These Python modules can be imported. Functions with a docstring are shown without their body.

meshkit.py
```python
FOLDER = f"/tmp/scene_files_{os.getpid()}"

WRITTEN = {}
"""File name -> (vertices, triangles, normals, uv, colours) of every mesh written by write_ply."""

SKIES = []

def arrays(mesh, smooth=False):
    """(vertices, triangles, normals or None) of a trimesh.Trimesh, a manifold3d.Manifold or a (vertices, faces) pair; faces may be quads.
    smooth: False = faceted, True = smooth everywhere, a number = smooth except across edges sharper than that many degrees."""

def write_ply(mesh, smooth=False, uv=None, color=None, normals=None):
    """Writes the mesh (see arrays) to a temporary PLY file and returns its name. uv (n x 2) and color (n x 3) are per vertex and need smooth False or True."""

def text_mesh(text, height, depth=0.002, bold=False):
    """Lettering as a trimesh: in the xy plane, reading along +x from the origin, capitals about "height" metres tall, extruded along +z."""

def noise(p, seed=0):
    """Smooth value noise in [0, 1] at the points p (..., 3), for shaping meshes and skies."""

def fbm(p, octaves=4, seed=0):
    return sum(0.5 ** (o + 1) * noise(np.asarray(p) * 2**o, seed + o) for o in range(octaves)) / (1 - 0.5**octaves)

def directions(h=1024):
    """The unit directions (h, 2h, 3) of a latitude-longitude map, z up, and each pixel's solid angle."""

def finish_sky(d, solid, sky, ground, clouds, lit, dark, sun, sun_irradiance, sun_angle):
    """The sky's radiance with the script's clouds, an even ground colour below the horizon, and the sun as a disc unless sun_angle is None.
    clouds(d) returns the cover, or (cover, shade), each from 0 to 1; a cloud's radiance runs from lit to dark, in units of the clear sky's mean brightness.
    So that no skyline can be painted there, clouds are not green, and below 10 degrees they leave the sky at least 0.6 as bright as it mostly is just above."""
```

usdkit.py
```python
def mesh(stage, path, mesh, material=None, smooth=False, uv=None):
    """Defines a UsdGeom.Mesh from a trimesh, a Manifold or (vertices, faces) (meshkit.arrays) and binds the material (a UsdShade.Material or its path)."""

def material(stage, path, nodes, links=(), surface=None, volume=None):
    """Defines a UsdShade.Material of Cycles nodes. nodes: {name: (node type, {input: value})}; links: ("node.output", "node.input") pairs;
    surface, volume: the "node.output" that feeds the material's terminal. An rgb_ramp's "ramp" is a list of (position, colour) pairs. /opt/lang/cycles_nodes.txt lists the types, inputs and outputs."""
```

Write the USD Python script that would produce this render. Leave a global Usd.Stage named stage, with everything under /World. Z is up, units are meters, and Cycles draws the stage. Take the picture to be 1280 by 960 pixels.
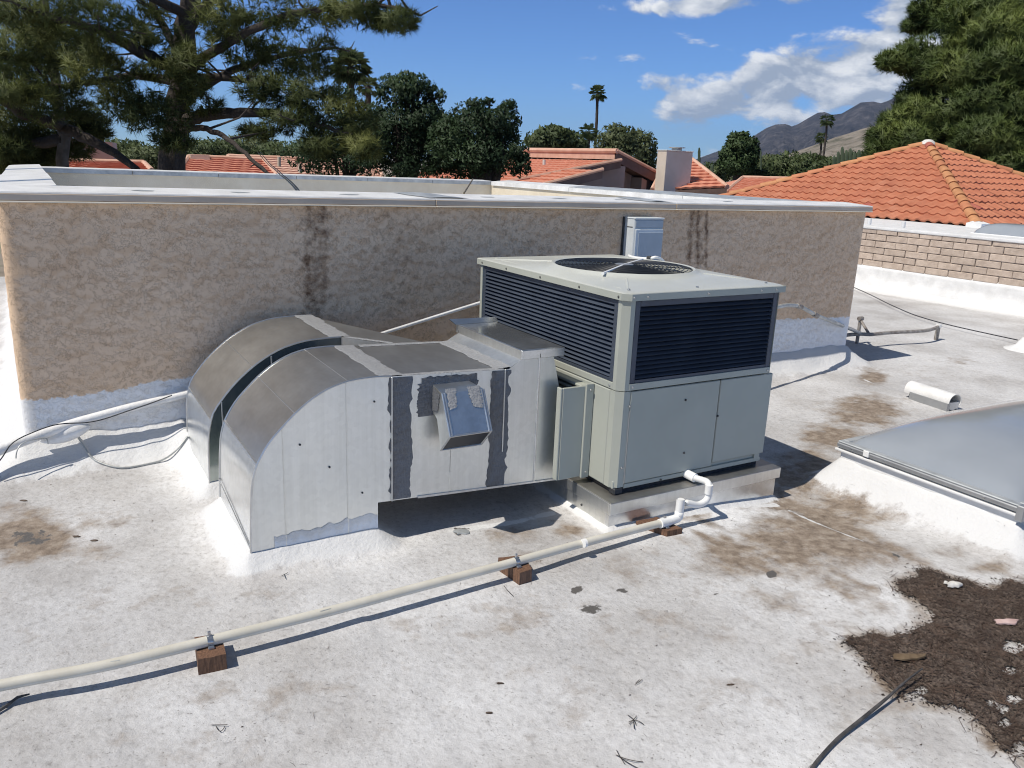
import math, random
import numpy as np, trimesh, usdkit, meshkit
from pxr import Usd, UsdGeom, UsdLux, UsdShade, Sdf, Gf, Vt
from shapely.geometry import Polygon, Point, LineString
from shapely import contains_xy

stage = Usd.Stage.CreateInMemory()
UsdGeom.SetStageUpAxis(stage, 'Z')
UsdGeom.Xform.Define(stage, '/World')
UsdGeom.Scope.Define(stage, '/World/Looks')
rng = np.random.default_rng(7)
A = np.array

# ------------------------------------------------------------------ camera, sky, sun, exposure
EYE = A([0.0, 0.0, 1.85])
F_PX, YAW, PITCH, ROLL = 1001.88, .538733, .263973, .0405966
FW = A([math.sin(YAW)*math.cos(PITCH), math.cos(YAW)*math.cos(PITCH), -math.sin(PITCH)])
_r = A([math.cos(YAW), -math.sin(YAW), 0.0]); _u = np.cross(_r, FW)
RT = _r*math.cos(ROLL) + _u*math.sin(ROLL); UP = -_r*math.sin(ROLL) + _u*math.cos(ROLL)
cam = UsdGeom.Camera.Define(stage, '/World/camera')
cam.CreateHorizontalApertureAttr(36.0); cam.CreateVerticalApertureAttr(27.0)
cam.CreateFocalLengthAttr(36.0*F_PX/1280); cam.CreateClippingRangeAttr((0.05, 60000.0))
cam.CreateExposureAttr(EXPO := -.08)
M4 = Gf.Matrix4d(*RT, 0, *UP, 0, *(-FW), 0, *EYE, 1)
cam.AddTransformOp().Set(M4)

SUN = A([-.5506, .006, .8346]); SUN /= np.linalg.norm(SUN)
sun = UsdLux.DistantLight.Define(stage, '/World/sun')
sun.CreateIntensityAttr(1.25); sun.CreateAngleAttr(.53); sun.CreateNormalizeAttr(True); sun.CreateColorAttr((1.0, .94, .85))
_z = SUN; _x = np.cross([0, 1, 0], _z); _x /= np.linalg.norm(_x); _y = np.cross(_z, _x)
sun.AddTransformOp().Set(Gf.Matrix4d(*_x, 0, *_y, 0, *_z, 0, 0, 0, 60, 1))

# points of the place seen along a pixel of the 1280x960 photograph, at a known plane or distance
def ray(x, y):
    d = FW + RT*(x-640)/F_PX - UP*(y-480)/F_PX
    return d/np.linalg.norm(d)
def onz(x, y, z=0.0): d = ray(x, y); return EYE + d*(z-EYE[2])/d[2]
def ony(x, y, Y): d = ray(x, y); return EYE + d*Y/d[1]
def onx(x, y, X): d = ray(x, y); return EYE + d*X/d[0]
def at(x, y, D): d = ray(x, y); return EYE + d*D/math.hypot(d[0], d[1])
def azel(x, y): d = ray(x, y); return math.atan2(d[0], d[1]), math.asin(d[2])

def sky_material():
    n = {'geo': ('geometry', {}), 'nrm': ('vector_math', {'math_type': 'normalize'}), 'sep': ('separate_xyz', {}),
         'az': ('math', {'math_type': 'arctan2'}), 'el': ('math', {'math_type': 'arcsine'}),
         'sky': ('sky_texture', {'sky_type': 'single_scattering', 'sun_disc': False, 'sun_elevation': math.asin(SUN[2]), 'sun_rotation': math.atan2(SUN[0], SUN[1]), 'altitude': 800.0, 'air_density': 1.0, 'aerosol_density': .12, 'ozone_density': 2.2}),
         'bg': ('background_shader', {'strength': .08})}
    L = [('geo.position', 'nrm.vector1'), ('nrm.vector', 'sep.vector'), ('sep.x', 'az.value1'), ('sep.y', 'az.value2'), ('sep.z', 'el.value1')]
    def m(name, kind, a, b=None, c=None, clamp=False):
        d = {'math_type': kind}
        if clamp: d['use_clamp'] = True
        for k, v in (('value1', a), ('value2', b), ('value3', c)):
            if v is None: continue
            if isinstance(v, str): L.append((v, f'{name}.{k}'))
            else: d[k] = float(v)
        n[name] = ('math', d); return name + '.value'
    az, el = 'az.value', 'el.value'
    # cloud banks: (centre pixel, half length, half height, tilt, weight)
    banks = [((1020, 92), .21, .044, .30, 1.0), ((1240, 40), .30, .075, .25, 1.0), ((935, 135), .10, .022, .1, .72), ((765, 72), .085, .008, .06, .44),
             ((930, 2), .17, .014, .05, .74), ((880, 95), .08, .022, .2, .66), ((700, -60), .22, .02, .1, .7), ((1700, 60), .5, .08, .1, .9), ((-900, 120), .4, .05, .1, .8), ((905, 38), .05, .006, .06, .3)]
    tot = None
    for i, (pc, ra, re, ti, w) in enumerate(banks):
        a0, e0 = azel(*pc)
        da = m(f'da{i}', 'subtract', az, a0); de = m(f'de{i}', 'subtract', el, e0)
        t = m(f't{i}', 'multiply', da, ti); de2 = m(f'dd{i}', 'subtract', de, t)
        u = m(f'u{i}', 'divide', da, ra); v = m(f'v{i}', 'divide', de2, re)
        uu = m(f'uu{i}', 'multiply', u, u); q = m(f'q{i}', 'multiply_add', v, v, uu)
        e = m(f'e{i}', 'multiply', q, -.9); g = m(f'g{i}', 'exponent', e); gw = m(f'gw{i}', 'multiply', g, w)
        tot = gw if tot is None else m(f'mx{i}', 'smoothmax', tot, gw, .1)
    n['vec'] = ('combine_xyz', {'z': 3.1}); L.append((m('vx', 'multiply', az, 13), 'vec.x')); L.append((m('vy', 'multiply', el, 26), 'vec.y'))
    n['no'] = ('noise_texture', {'scale': 1.0, 'detail': 9.0, 'roughness': .56, 'distortion': .25}); L.append(('vec.vector', 'no.vector'))
    n['off'] = ('vector_math', {'math_type': 'add', 'vector2': (-.16, .30, 0)}); L.append(('vec.vector', 'off.vector1'))
    n['no2'] = ('noise_texture', {'scale': 1.0, 'detail': 6.0, 'roughness': .54, 'distortion': .25}); L.append(('off.vector', 'no2.vector'))
    nn = m('nn', 'subtract', 'no.fac', .5)
    c0 = m('c0', 'multiply_add', nn, 2.3, tot)
    n['cov'] = ('map_range', {'range_type': 'smoothstep', 'from_min': .45, 'from_max': .78, 'to_min': 0.0, 'to_max': .98, 'clamp': True}); L.append((c0, 'cov.value'))
    sh = m('sh', 'subtract', 'no.fac', 'no2.fac')
    edge = m('edge', 'multiply', tot, -.22)
    sh2 = m('sh2', 'multiply_add', sh, 5.0, edge)
    n['lit'] = ('map_range', {'from_min': -.45, 'from_max': .55, 'to_min': 0.0, 'to_max': 1.0, 'clamp': True}); L.append((sh2, 'lit.value'))
    n['col'] = ('mix', {'color1': (5.0, 5.8, 7.2), 'color2': (12.8, 12.9, 13.0)}); L.append(('lit.result', 'col.fac'))
    n['mixc'] = ('mix', {}); L += [('sky.color', 'tint.color1'), ('tint.color', 'mixc.color1'), ('col.color', 'mixc.color2'), ('cov.result', 'mixc.fac'), ('mixc.color', 'bg.color')]
    n['tint'] = ('mix', {'mix_type': 'multiply', 'fac': 1.0})
    n['tr'] = ('rgb_ramp', {'ramp': [(0.0, (.66, 1.04, 1.66)), (.08, (.62, 1.02, 1.70)), (.18, (.60, .96, 1.58)), (.40, (.80, .88, .97)), (1.0, (.95, .92, .84))]}); L += [('sep.z', 'tr.fac'), ('tr.color', 'tint.color2')]
    return usdkit.material(stage, '/World/Looks/sky', n, L, surface='bg.background')
sky = UsdLux.DomeLight.Define(stage, '/World/sky')
UsdShade.MaterialBindingAPI.Apply(sky.GetPrim()).Bind(sky_material())
sky.GetPrim().SetCustomDataByKey('kind', 'structure')

# ------------------------------------------------------------------ helpers: prims
used = {}
def numbered(parent, name):
    k = (parent, name); i = used.get(k, -1) + 1; used[k] = i
    return f'{parent}/{name}' + (f'_{i:03d}' if i else '')
def ppath(parent): return '/World' if parent is None else str(parent.GetPath())
def tag(o, label=None, cat=None, group=None, kind=None):
    for k, v in (('label', label), ('category', cat), ('group', group), ('kind', kind)):
        if v: o.SetCustomDataByKey(k, v)
    return o
def thing(name, label, cat, loc=(0, 0, 0), group=None):
    x = UsdGeom.Xform.Define(stage, numbered("/World", name)); x.AddTranslateOp().Set(Gf.Vec3d(*map(float, loc)))
    o = x.GetPrim()
    ORIGIN[str(o.GetPath())] = A(loc, float)
    return tag(o, label, cat, group)
ORIGIN = {}
def origin(parent):
    if parent is None: return np.zeros(3)
    p = str(parent.GetPath())
    while p and p not in ORIGIN: p = p.rsplit('/', 1)[0]
    return ORIGIN.get(p, np.zeros(3))
def obj(name, mesh, mat, parent=None, smooth=30, label=None, cat=None, group=None, kind=None, pv=None, normals=None):
    """ONE Mesh prim; mesh given in world coordinates."""
    if isinstance(mesh, MB): mesh = mesh.get()
    elif isinstance(mesh, trimesh.Trimesh): mesh = (np.array(mesh.vertices), np.array(mesh.faces))
    v, f = np.asarray(mesh[0], float) - origin(parent), np.asarray(mesh[1], int)
    m = usdkit.mesh(stage, numbered(ppath(parent), name), (v, f), LOOK[mat], smooth=smooth)
    if normals is not None:
        m.CreateNormalsAttr(Vt.Vec3fArray.FromNumpy(np.asarray(normals, np.float32))); m.SetNormalsInterpolation('vertex')
    if pv is not None:
        for k, val in pv.items():
            val = np.asarray(val, np.float32)
            api = UsdGeom.PrimvarsAPI(m)
            if val.ndim == 2: api.CreatePrimvar(k, Sdf.ValueTypeNames.Color3fArray, 'vertex').Set(Vt.Vec3fArray.FromNumpy(val))
            else: api.CreatePrimvar(k, Sdf.ValueTypeNames.FloatArray, 'vertex').Set(Vt.FloatArray.FromNumpy(val))
    return tag(m.GetPrim(), label, cat, group, kind)

class MB:
    """collects triangles that become one mesh"""
    def __init__(s): s.v, s.f, s.n = [], [], 0
    def add(s, v, f):
        v = np.asarray(v, float); f = np.asarray(f, int)
        if f.ndim == 2 and f.shape[1] == 4: f = np.vstack([f[:, [0, 1, 2]], f[:, [0, 2, 3]]])
        s.v.append(v); s.f.append(f + s.n); s.n += len(v); return s
    def get(s): return np.vstack(s.v), np.vstack(s.f)
    def quad(s, a, b, c, d): return s.add([a, b, c, d], [[0, 1, 2], [0, 2, 3]])
    def box(s, lo, hi, bevel=0.0):
        lo, hi = np.minimum(lo, hi), np.maximum(lo, hi)
        if bevel <= 0:
            t = trimesh.creation.box(bounds=[lo, hi]); return s.add(t.vertices, t.faces)
        b = min(bevel, .45*float(np.min(hi-lo))); pts = []
        for sx in (0, 1):
            for sy in (0, 1):
                for sz in (0, 1):
                    c = A([(lo, hi)[sx][0], (lo, hi)[sy][1], (lo, hi)[sz][2]]); sg = A([1-2*sx, 1-2*sy, 1-2*sz])
                    for k in range(3):
                        o = sg*b; o[k] = 0; pts.append(c+o)
        h = trimesh.convex.convex_hull(A(pts)); return s.add(h.vertices, h.faces)
    def hull(s, pts):
        h = trimesh.convex.convex_hull(A(pts, float)); return s.add(h.vertices, h.faces)
    def tube(s, pts, r, n=12, caps=True):
        pts = A(pts, float); r = np.broadcast_to(np.asarray(r, float), len(pts))
        t = np.gradient(pts, axis=0); t /= np.linalg.norm(t, axis=1, keepdims=True)
        a = np.cross(t[0], [0, 0, 1.]);
        if np.linalg.norm(a) < 1e-3: a = np.cross(t[0], [1., 0, 0])
        rings = []
        for i in range(len(pts)):
            a = a - t[i]*(a@t[i]); a /= np.linalg.norm(a); b = np.cross(t[i], a)
            th = np.arange(n)*2*np.pi/n
            rings.append(pts[i] + r[i]*(np.cos(th)[:, None]*a + np.sin(th)[:, None]*b))
        v = np.vstack(rings); k = np.arange(n); k2 = (k+1) % n; f = []
        for i in range(len(pts)-1):
            o = i*n; f += [np.stack([o+k, o+k2, o+n+k2], 1), np.stack([o+k, o+n+k2, o+n+k], 1)]
        if caps:
            v = np.vstack([v, pts[0], pts[-1]]); c0, c1 = len(v)-2, len(v)-1; o = (len(pts)-1)*n
            f += [np.stack([k2, k, np.full(n, c0)], 1), np.stack([o+k, o+k2, np.full(n, c1)], 1)]
        return s.add(v, np.vstack(f))
    def prism_y(s, poly, y0, y1):
        """polygon in (x, z), extruded along y"""
        t = trimesh.creation.extrude_polygon(Polygon(poly), abs(y1-y0), engine='earcut')
        v = np.array(t.vertices); w = np.stack([v[:, 0], max(y0, y1)-v[:, 2], v[:, 1]], 1); return s.add(w, t.faces)
    def prism_z(s, poly, z0, z1):
        t = trimesh.creation.extrude_polygon(Polygon(poly), abs(z1-z0), engine='earcut')
        v = np.array(t.vertices); v[:, 2] += min(z0, z1); return s.add(v, t.faces)
    def prism_x(s, poly, x0, x1):
        """polygon in (y, z), extruded along x"""
        t = trimesh.creation.extrude_polygon(Polygon(poly), abs(x1-x0), engine='earcut')
        v = np.array(t.vertices); w = np.stack([min(x0, x1)+v[:, 2], v[:, 0], v[:, 1]], 1); return s.add(w, t.faces)
    def grid(s, P):
        """P (n, m, 3) sheet"""
        n, m = P.shape[:2]; i = np.arange(n*m).reshape(n, m)
        a, b, c, d = i[:-1, :-1].ravel(), i[1:, :-1].ravel(), i[1:, 1:].ravel(), i[:-1, 1:].ravel()
        return s.add(P.reshape(-1, 3), np.vstack([np.stack([a, b, c], 1), np.stack([a, c, d], 1)]))
def box(lo, hi, bevel=0.0): return MB().box(lo, hi, bevel)
def tube(pts, r, n=12): return MB().tube(pts, r, n)
def bez(pts, n=8):
    """smooth path through the points"""
    from scipy.interpolate import CubicSpline, PchipInterpolator
    pts = A(pts, float); t = np.r_[0, np.cumsum(np.linalg.norm(np.diff(pts, axis=0), axis=1))]
    return PchipInterpolator(t, pts)(np.linspace(0, t[-1], n*(len(pts)-1)+1))
def rounded(pts, r, n=5):
    """polyline with its corners rounded"""
    pts = [A(p, float) for p in pts]; out = [pts[0]]
    for a, b, c in zip(pts, pts[1:], pts[2:]):
        u, w = a-b, c-b; lu, lw = np.linalg.norm(u), np.linalg.norm(w); q = min(r, .49*lu, .49*lw)
        p0, p1 = b+u/lu*q, b+w/lw*q
        for t in np.linspace(0, 1, n): out.append((1-t)**2*p0 + 2*t*(1-t)*b + t*t*p1)
    return out + [pts[-1]]
def sst(x, a, b): t = np.clip((x-a)/(b-a), 0, 1); return t*t*(3-2*t)

# ------------------------------------------------------------------ materials
LOOK = {}
def look(name, nodes, links, surface='p.BSDF', volume=None):
    LOOK[name] = usdkit.material(stage, f'/World/Looks/{name}', nodes, links, surface=surface, volume=volume); return name
def mottled(name, c1, c2, scale=6.0, rough=.6, metal=0.0, bump=.0, bscale=60.0, spec=.5, detail=6.0, c3=None, coord='geo.position', vary=0.0, bdist=.01, streak=None, aniso=0.0, rough2=None, thr=(.35, .65)):
    n = {'geo': ('geometry', {}), 'n': ('noise_texture', {'scale': scale, 'detail': detail, 'roughness': .6}),
         'r': ('rgb_ramp', {'ramp': [(thr[0], c1), (thr[1], c2)] if c3 is None else [(.25, c1), (.5, c2), (.75, c3)]}),
         'p': ('principled_bsdf', {'roughness': rough, 'metallic': metal, 'specular_ior_level': spec})}
    l = [(coord, 'n.vector'), ('n.fac', 'r.fac')]
    if streak:
        n['map'] = ('mapping', {'scale': streak}); l[0] = (coord, 'map.vector'); l.append(('map.vector', 'n.vector'))
    last = 'r.color'
    if vary:
        n['oi'] = ('object_info', {}); n['mr'] = ('map_range', {'to_min': 1-vary, 'to_max': 1+vary}); n['h'] = ('hsv', {})
        l += [('oi.random', 'mr.value'), ('mr.result', 'h.value'), (last, 'h.color')]; last = 'h.color'
    l.append((last, 'p.base_color'))
    if rough2 is not None:
        n['rr'] = ('map_range', {'from_min': .3, 'from_max': .7, 'to_min': rough, 'to_max': rough2, 'clamp': True}); l += [('n.fac', 'rr.value'), ('rr.result', 'p.roughness')]
    if bump:
        n['bn'] = ('noise_texture', {'scale': bscale, 'detail': 5.0, 'roughness': .65}); n['b'] = ('bump', {'strength': bump, 'distance': bdist})
        l += [(coord, 'bn.vector'), ('bn.fac', 'b.height'), ('b.normal', 'p.normal')]
    return look(name, n, l)

# white roof coating: clean white, grime mottling, and the stains given by the mesh's masks (r brown silt, g bare membrane, b grey scuffs)
look('roof_coating', {
    'geo': ('geometry', {}), 'm': ('attribute', {'attribute': 'masks'}), 'sep': ('separate_color', {}),
    'n1': ('noise_texture', {'scale': 1.1, 'detail': 7.0, 'roughness': .62}), 'r1': ('rgb_ramp', {'ramp': [(.28, (.42, .40, .385)), (.42, (.56, .548, .535)), (.54, (.66, .655, .65)), (.68, (.74, .74, .74))]}),
    'map': ('mapping', {'scale': (1.0, .8, 1.0), 'rotation': (0, 0, .5)}), 'n2': ('noise_texture', {'scale': 38.0, 'detail': 7.0, 'roughness': .7}), 'r2': ('rgb_ramp', {'ramp': [(.30, (.66, .65, .64)), (.43, (.92, .915, .91)), (.6, (1.05, 1.05, 1.05))]}),
    'mul': ('mix', {'mix_type': 'multiply', 'fac': 1.0}),
    'n3': ('noise_texture', {'scale': 95.0, 'detail': 3.0, 'roughness': .6}), 'r3': ('rgb_ramp', {'ramp': [(.30, (.14, .12, .10)), (.335, (.5, .47, .44)), (.365, (1, 1, 1))]}), 'mul3': ('mix', {'mix_type': 'multiply', 'fac': .55}),
    'n4': ('noise_texture', {'scale': 5.0, 'detail': 8.0, 'roughness': .68}), 'd0': ('math', {'math_type': 'subtract', 'value2': .5}), 'd1': ('math', {'math_type': 'multiply_add', 'value2': 2.1}),
    'dm': ('map_range', {'from_min': .28, 'from_max': .85, 'to_min': 0.0, 'to_max': 1.0, 'clamp': True}), 'dcol': ('rgb_ramp', {'ramp': [(.3, (.13, .098, .072)), (.5, (.25, .20, .155)), (.72, (.40, .345, .285))]}), 'dn': ('noise_texture', {'scale': 16.0, 'detail': 8.0, 'roughness': .7}),
    'dark': ('rgb_ramp', {'ramp': [(0, (1, 1, 1)), (.55, (.80, .74, .68)), (1, (.42, .36, .30))]}),
    'mixd': ('mix', {}),
    'g1': ('math', {'math_type': 'multiply_add', 'value2': 2.0}), 'gm': ('map_range', {'from_min': .46, 'from_max': .56, 'to_min': 0.0, 'to_max': 1.0, 'clamp': True}), 'mixg': ('mix', {'color2': (.105, .098, .092)}), 'fa': ('attribute', {'attribute': 'fresh'}), 'f1': ('math', {'math_type': 'multiply_add', 'value2': .7}), 'fm': ('map_range', {'from_min': .42, 'from_max': .56, 'to_min': 0.0, 'to_max': 1.0, 'clamp': True}), 'mixf': ('mix', {'color2': (.63, .63, .625)}), 'd2': ('math', {'math_type': 'subtract', 'value2': .5}),
    'sc': ('mix', {'mix_type': 'multiply', 'color2': (.60, .60, .61)}),
    'bn': ('noise_texture', {'scale': 42.0, 'detail': 6.0, 'roughness': .7}), 'bh': ('math', {'math_type': 'multiply_add', 'value2': 2.2}), 'bn2': ('noise_texture', {'scale': 7.0, 'detail': 4.0}), 'b': ('bump', {'strength': .55, 'distance': .012}),
    'p': ('principled_bsdf', {'roughness': .62, 'specular_ior_level': .35})},
    [('geo.position', 'n1.vector'), ('n1.fac', 'r1.fac'), ('geo.position', 'map.vector'), ('map.vector', 'n2.vector'), ('n2.fac', 'r2.fac'), ('r1.color', 'mul.color1'), ('r2.color', 'mul.color2'),
     ('geo.position', 'n3.vector'), ('n3.fac', 'r3.fac'), ('mul.color', 'mul3.color1'), ('r3.color', 'mul3.color2'),
     ('m.color', 'sep.color'), ('geo.position', 'n4.vector'), ('n4.fac', 'd0.value1'), ('d0.value', 'd1.value1'), ('sep.r', 'd1.value3'), ('d1.value', 'dm.value'), ('geo.position', 'dn.vector'), ('dn.fac', 'dcol.fac'),
     ('sep.b', 'sc.fac'), ('mul3.color', 'sc.color1'),
     ('sc.color', 'mixd.color1'), ('dcol.color', 'mixd.color2'), ('dm.result', 'mixd.fac'),
     ('dn.fac', 'd2.value1'), ('d2.value', 'g1.value1'), ('sep.g', 'g1.value3'), ('g1.value', 'gm.value'), ('d2.value', 'f1.value1'), ('fa.fac', 'f1.value3'), ('f1.value', 'fm.value'), ('mixd.color', 'mixf.color1'), ('fm.result', 'mixf.fac'), ('mixf.color', 'mixg.color1'), ('gm.result', 'mixg.fac'), ('mixg.color', 'p.base_color'),
     ('geo.position', 'bn.vector'), ('geo.position', 'bn2.vector'), ('bn2.fac', 'bh.value1'), ('bn.fac', 'bh.value3'), ('bh.value', 'b.height'), ('b.normal', 'p.normal')])
# stucco: trowelled plateaus with crease shadows darkened in the colour, drip stains and broad darker patches (masks r), white coating near the foot (masks g)
def stucco(name, ca, cb, paint=True):
    n = {'geo': ('geometry', {}), 'm': ('attribute', {'attribute': 'masks'}), 'sep': ('separate_color', {}),
         'n1': ('noise_texture', {'scale': 1.6, 'detail': 6.0, 'roughness': .6}), 'r1': ('rgb_ramp', {'ramp': [(.32, ca), (.68, cb)]}),
         'w': ('noise_texture', {'scale': 27.0, 'detail': 8.0, 'roughness': .74, 'distortion': .15}), 'pl': ('map_range', {'range_type': 'smoothstep', 'from_min': .43, 'from_max': .53, 'to_min': 0.0, 'to_max': 1.0, 'clamp': True}),
         'g': ('noise_texture', {'scale': 130.0, 'detail': 4.0}), 'hh': ('math', {'math_type': 'multiply_add', 'value2': .22}), 'b': ('bump', {'strength': .46, 'distance': .007}),
         'cr': ('math', {'math_type': 'subtract', 'value2': .475}), 'cra': ('math', {'math_type': 'absolute'}), 'crm': ('map_range', {'from_min': 0.0, 'from_max': .013, 'to_min': .0, 'to_max': 1.0, 'clamp': True}), 'cn': ('noise_texture', {'scale': 7.0, 'detail': 6.0, 'roughness': .7}), 'cnm': ('map_range', {'from_min': .46, 'from_max': .62, 'to_min': .66, 'to_max': 0.0, 'clamp': True}), 'crx': ('math', {'math_type': 'subtract', 'value1': 1.0}), 'cry': ('math', {'math_type': 'multiply'}), 'crz': ('math', {'math_type': 'subtract', 'value1': 1.0}), 'crc': ('mix', {'mix_type': 'multiply', 'fac': 1.0}),
         'st': ('mix', {'mix_type': 'multiply', 'color2': (.20, .15, .125)}), 'sn': ('noise_texture', {'scale': 22.0, 'detail': 6.0, 'roughness': .7}), 's1': ('math', {'math_type': 'subtract', 'value2': .5}), 's2': ('math', {'math_type': 'multiply_add', 'value2': 1.5}), 's3': ('map_range', {'from_min': .25, 'from_max': .9, 'to_min': 0.0, 'to_max': 1.0, 'clamp': True}),
         'p1': ('math', {'math_type': 'multiply_add', 'value2': .5}), 'pm': ('map_range', {'from_min': .47, 'from_max': .53, 'to_min': 0.0, 'to_max': 1.0, 'clamp': True}), 'mixp': ('mix', {'color2': (.78, .775, .765)}),
         'p': ('principled_bsdf', {'roughness': .85, 'specular_ior_level': .2})}
    l = [('geo.position', 'n1.vector'), ('n1.fac', 'r1.fac'), ('geo.position', 'w.vector'), ('w.fac', 'pl.value'), ('geo.position', 'g.vector'), ('g.fac', 'hh.value1'), ('pl.result', 'hh.value3'), ('hh.value', 'b.height'), ('b.normal', 'p.normal'),
         ('w.fac', 'cr.value1'), ('cr.value', 'cra.value1'), ('cra.value', 'crm.value'), ('r1.color', 'crc.color1'), ('geo.position', 'cn.vector'), ('cn.fac', 'cnm.value'), ('crm.result', 'crx.value2'), ('crx.value', 'cry.value1'), ('cnm.result', 'cry.value2'), ('cry.value', 'crz.value2'), ('crz.value', 'crc.color2'),
         ('m.color', 'sep.color'), ('geo.position', 'sn.vector'), ('sn.fac', 's1.value1'), ('s1.value', 's2.value1'), ('sep.r', 's2.value3'), ('s2.value', 's3.value'), ('s3.result', 'st.fac'), ('crc.color', 'st.color1'),
         ('s1.value', 'p1.value1'), ('sep.g', 'p1.value3'), ('p1.value', 'pm.value'), ('st.color', 'mixp.color1'), ('pm.result', 'mixp.fac'), ('mixp.color', 'p.base_color')]
    return look(name, n, l)
stucco('stucco_brown', (.68, .49, .33), (.755, .565, .395))
mottled('stucco_cream', (.62, .545, .42), (.70, .63, .50), 3, .85, bump=.5, bscale=80)
mottled('white_metal', (.62, .62, .61), (.78, .78, .77), 5, .45, bump=.1, bscale=20)
mottled('tan_metal', (.47, .375, .285), (.55, .45, .35), 4, .55)
mottled('cream_paint', (.62, .56, .46), (.70, .64, .53), 4, .5)
mottled('weathered_metal', (.33, .35, .36), (.52, .54, .54), 7, .45, metal=.3, detail=8)
def galv(name, c1, c2, rough, rough2, sc=(3, 3, .5), metal=.92, spangle=.05):
    return look(name, {'geo': ('geometry', {}), 'map': ('mapping', {'scale': sc}), 'n': ('noise_texture', {'scale': 5.0, 'detail': 6.0, 'roughness': .6}), 'r': ('rgb_ramp', {'ramp': [(.3, c1), (.7, c2)]}),
        'v': ('voronoi_texture', {'scale': 42.0}), 'vr': ('map_range', {'from_min': 0.0, 'from_max': 1.0, 'to_min': 1-spangle, 'to_max': 1+spangle}), 'mx': ('mix', {'mix_type': 'multiply', 'fac': 1.0}), 'sx': ('separate_color', {}),
        'rr': ('map_range', {'from_min': .3, 'from_max': .7, 'to_min': rough, 'to_max': rough2, 'clamp': True}), 'n2': ('noise_texture', {'scale': 1.7, 'detail': 3.0}), 'n3': ('noise_texture', {'scale': 3.2, 'detail': 1.0}), 'b': ('bump', {'strength': .16, 'distance': .012}),
        'p': ('principled_bsdf', {'metallic': metal})},
        [('geo.position', 'map.vector'), ('map.vector', 'n.vector'), ('n.fac', 'r.fac'), ('geo.position', 'v.vector'), ('v.color', 'sx.color'), ('sx.r', 'vr.value'), ('r.color', 'mx.color1'), ('vr.result', 'mx.color2'), ('mx.color', 'p.base_color'),
         ('geo.position', 'n2.vector'), ('n2.fac', 'rr.value'), ('rr.result', 'p.roughness'), ('geo.position', 'n3.vector'), ('n3.fac', 'b.height'), ('b.normal', 'p.normal')])
galv('galvanized', (.73, .735, .70), (.81, .815, .785), .34, .42, sc=(7, 7, .3), spangle=.03)
galv('galvanized_gap_shade', (.36, .40, .39), (.46, .50, .485), .14, .24)  # darker metal copy; shade of the elbow gap is put into its colour
galv('galvanized_warm', (.40, .385, .36), (.48, .47, .445), .34, .46, sc=(3, 1, 3), spangle=.03)  # warm base colour paints in the brown stucco reflected by the elbow tops
galv('galvanized_bright', (.62, .64, .65), (.76, .78, .79), .16, .32, sc=(2, .6, 2))
mottled('seam_metal', (.55, .56, .56), (.66, .67, .67), 20, .35, metal=.9)
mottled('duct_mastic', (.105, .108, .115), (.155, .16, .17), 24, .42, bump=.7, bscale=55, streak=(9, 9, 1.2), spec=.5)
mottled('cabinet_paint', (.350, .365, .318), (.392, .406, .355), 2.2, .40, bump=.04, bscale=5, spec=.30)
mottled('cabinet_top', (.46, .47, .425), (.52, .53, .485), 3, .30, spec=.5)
mottled('louver_paint', (.040, .050, .070), (.055, .068, .092), 8, .38)
mottled('coil_dark', (.006, .007, .010), (.012, .013, .018), 30, .7)
mottled('fan_blade', (.22, .23, .24), (.30, .31, .32), 8, .4, metal=.4)
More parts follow.
